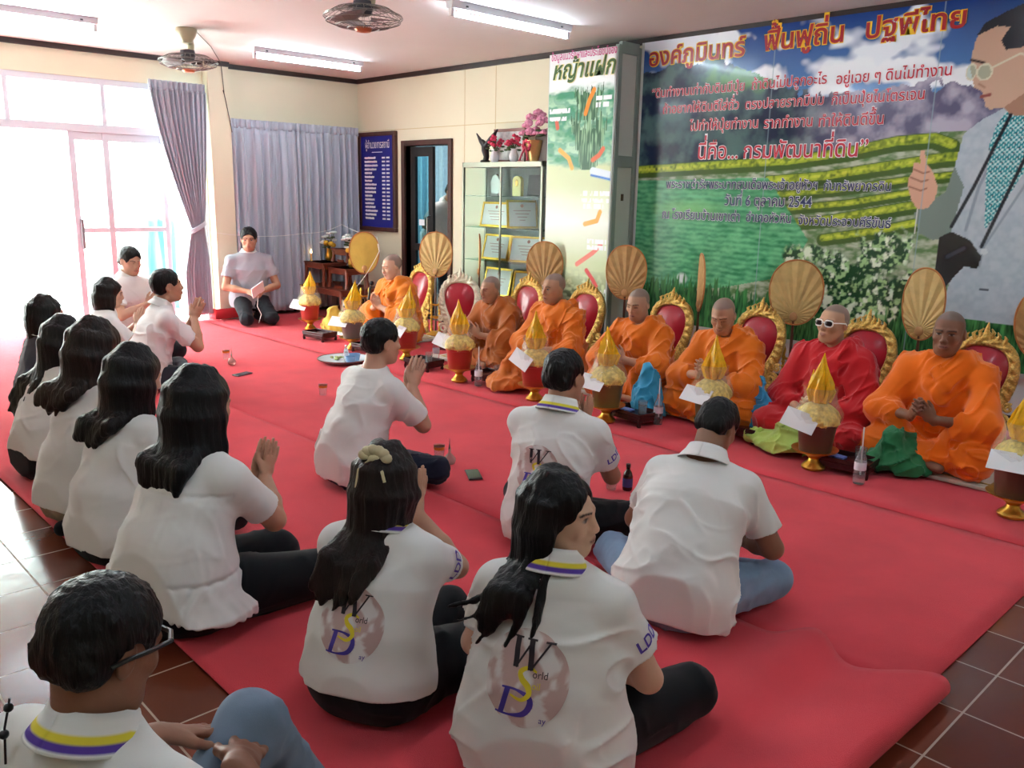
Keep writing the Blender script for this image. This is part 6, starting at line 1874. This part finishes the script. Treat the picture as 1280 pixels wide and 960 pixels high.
person('big woman in white gathered blouse praying at the near end of the row', at_head(253, 506), 108, 'f', lean=.11, head=(-6, 10), legs='tucked', leg_rot=-10, bulk=1.26, size=1.03, arms='wai', wai_h=.30, wai_y=.34, shirt=WH,
       shirt_kw=dict(peplum=True, sleeve=.72, hem=.07, thigh=1.2, fold=.004), trousers='#0b0b0f', hair='long', hair_kw=dict(length=.27, n=36, wide=1.02, arc=108, vee=.3), hair_col='#0b0a0b', skin='#b88a70', h=.0055)
person('woman with black hair in white blouse, second from the near end of the row', at_head(171, 471), 106, 'f', lean=.10, head=(-4, 14), legs='side', bulk=1.08, arms='wai', wai_h=.30, shirt=WH,
       shirt_kw=dict(sleeve=.7, hem=.05), trousers='#0b0c0f', socks='#15151a', hair='long', hair_kw=dict(length=.29, n=30, wide=1.0, arc=105, sway=-.03), hair_col='#0b0a0b', skin='#c39a82', h=.0065)
person('woman with brown hair in white blouse and beige skirt, third in the left row', at_head(122, 436), 106, 'f', size=1.06, lean=.10, head=(-6, 14), legs='tucked', bulk=1.05, arms='wai', wai_h=.30, shirt=WH,
       shirt_kw=dict(sleeve=.8, hem=.07), trousers='#8d7a66', hair='long', hair_kw=dict(length=.30, n=28, wide=1.02, arc=105, sway=-.05, fan=.05), hair_col='#241a16', skin='#c39a82', h=.0065)
person('woman with very long dark hair in white top and black trousers, farthest in the row', at_head(84, 425), 98, 'f', size=.94, lean=.10, head=(-6, 14), legs='tucked', bulk=1.12, arms='wai', wai_h=.30, shirt=WH,
       shirt_kw=dict(sleeve=.8, hem=.11, hips=1.1), trousers='#0a0a0d', hair='long', hair_kw=dict(length=.46, n=34, wide=1.02, arc=105, sway=-.07, fan=.08, flick=.05), hair_col='#15100f', skin='#c39a82', h=.0065)
person('child with dark bobbed hair sitting farthest to the left by the window', at_head(60, 393), 96, 'f', lean=.05, head=(-10, 6), legs='side', size=.92, arms='lap', shirt='#3a3b44',
       shirt_kw=dict(sleeve=.7, collar=False), trousers='#1a1b20', hair='bob', hair_kw=dict(length=.17, n=26, arc=110), hair_col='#14110f', skin='#c9a088', h=.008)
person('woman with a dark bob in a white blouse praying behind the man with a bracelet', at_head(138, 367), 84, 'f', size=.90, lean=.10, head=(-10, 10), legs='tucked', arms='wai', wai_h=.30, wai_y=.26, shirt='#ecebea',
       shirt_kw=dict(sleeve=.75), trousers='#0c0d10', hair='bob', hair_kw=dict(length=.18, n=28, arc=108), hair_col='#14110f', skin='#c99d84', h=.007)
IH = person('man with a bracelet in a white shirt praying near the tied curtain', at_head(209, 357), 82, lean=.12, head=(-2, -4), size=1.06, bulk=1.08, arms='wai', wai_h=.40, wai_y=.26, shirt='#eeeceb',
            shirt_kw=dict(sleeve=.74, loose=1.04, collar=False, hem=.03), trousers='#2f3138', skin='#c08f74', h=.006)
b = MB().tube([tuple(IH['WR'] + V3(.030*math.cos(a), .030*math.sin(a)*.9, -.012 + .012*math.sin(a))) for a in np.linspace(0, 2*PI, 20, endpoint=False)], .005, 6, True)
b.build('bracelet', mat('silver', '#c8c8c8', rough=.2, metal=1), IH['root'])
person('kneeling man in a white polo shirt with folded hands in front of the bright window', at_head(163, 326), 30, legs='kneel', seat=.24, lean=.06, head=(-18, 14), size=1.0, bulk=1.05, arms='clasp', wai_h=.26, wai_y=.24, shirt='#f0eeed',
       shirt_kw=dict(sleeve=.7, hem=.17, collar=False), trousers='#1c1d22', skin='#c99c82', h=.007, eyes=False)
II = person('man in a grey polo shirt kneeling in front of the closed curtain', ('head', lambda z: on_y(311, 299, 4.50), .012), -14, legs='kneel', seat=.25, lean=.03, head=(-16, 6), size=1.10, bulk=1.12, arms='lap', shirt='#9ea0a8',
            shirt_kw=dict(sleeve=.62, hem=.17, collar=False), trousers='#1b1c22', skin='#b08267', h=.007,
            arm_kw=dict(R=((.07, .26, .36), (-.5, .8, -.2), (-.5, -.2, -.6)), L=((-.07, .26, .36), (.5, .8, -.2), (.5, -.2, -.6))))
wp = II['root'].matrix_basis @ Matrix.Rotation(math.radians(-14 - 90), 4, 'Z').inverted() @ Vector((0, 0, 0)) if False else II['root'].location
fd = Vector((math.cos(math.radians(-14)), math.sin(math.radians(-14)), 0))
pp = empty('paper_pack', Vector(wp) + fd*.40 + Vector((0, 0, .395)), math.radians(-104 + 20), 'white packet of paper held by the kneeling man in grey', 'paper')
MB().box((0, 0, 0), (.17, .012, .15), M=Matrix.Rotation(.5, 3, 'Y') @ Matrix.Rotation(-.5, 3, 'X')).build('paper_sheets', paper, pp, smooth=False, bevel=.003)
MB().tube([(0, .0, -.07), (.03, .02, -.18), (-.01, .03, -.27), (.04, .05, -.36)], .004, 6).build('cord', mat('white_cotton', '#e8e4dc'), pp)
# near man at the bottom left
IO = person('short haired man wearing dark glasses, nearest the camera at the bottom left', at_head(130, 806), 112, lean=.06, head=(-4, 22), legs='cross', leg_list=[((.095, .02, 0), (.03, .41, .40), (.05, .62, .07), (.06, .76, .035)), ((-.095, .0, 0), (-.36, .24, .09), (-.03, .36, .055), (.08, .42, .045))], bulk=1.05, arms='lap', arm_kw=dict(R=((.13, .27, .43), (-.45, .8, -.25), (-.3, -.2, -.9)), L=((-.07, .27, .43), (.45, .8, -.25), (.2, -.3, -.9))), shirt='#e2e0dc',
            shirt_kw=dict(collar=True, hem=.03), trousers='#6f7f92', skin='#8a5d47', h=.0045, hair_kw=dict(thick=.012, nape=.022))
def eyewear(b):
    for sx in (-1, 1):
        b.tube([(sx*.072, .080, .020), (sx*.087, .03, .012), (sx*.090, -.02, .0), (sx*.082, -.045, -.014)], .0042, 8)
    b.tube([(-.072, .080, .020), (-.04, .105, .028), (0, .110, .028), (.04, .105, .028), (.072, .080, .020)], .005, 8)
head_item(IO, 'eyewear_strap', mat('black_plastic', '#131315', rough=.3), eyewear, 'dark glasses frame')
kb = MB()
bp_ = IO['N'] + V3(-.10, -.075, .01)
kb.tube([tuple(bp_ + V3(0, 0, .05)), tuple(bp_ + V3(-.004, -.012, .0)), tuple(bp_ + V3(.0, -.02, -.06))], .002, 6).ball(tuple(bp_ + V3(0, -.004, .035)), .008, 10, 8).ball(tuple(bp_ + V3(-.004, -.014, -.01)), .008, 10, 8)
kb.build('neck_cord', mat('black_plastic', '#131315'), IO['root'])

# person in the next room, seen through the doorway
person('person in a pale shirt bending over in the room behind the doorway', (-9.02, 7.15, 0), -5, legs='stand', seat=.90, lean=.28, nod=.05, head=(0, 30), arms='lap', shirt='#e0d5d0', shirt_kw=dict(sleeve=.7, hem=.78, collar=False), trousers='#23242a',
       skin='#b58a70', h=.01, arm_kw=dict(R=((.2, .45, .95), (.2, .8, -.5), (0, -.4, -.9)), L=((-.2, .45, .95), (-.2, .8, -.5), (0, -.4, -.9))))
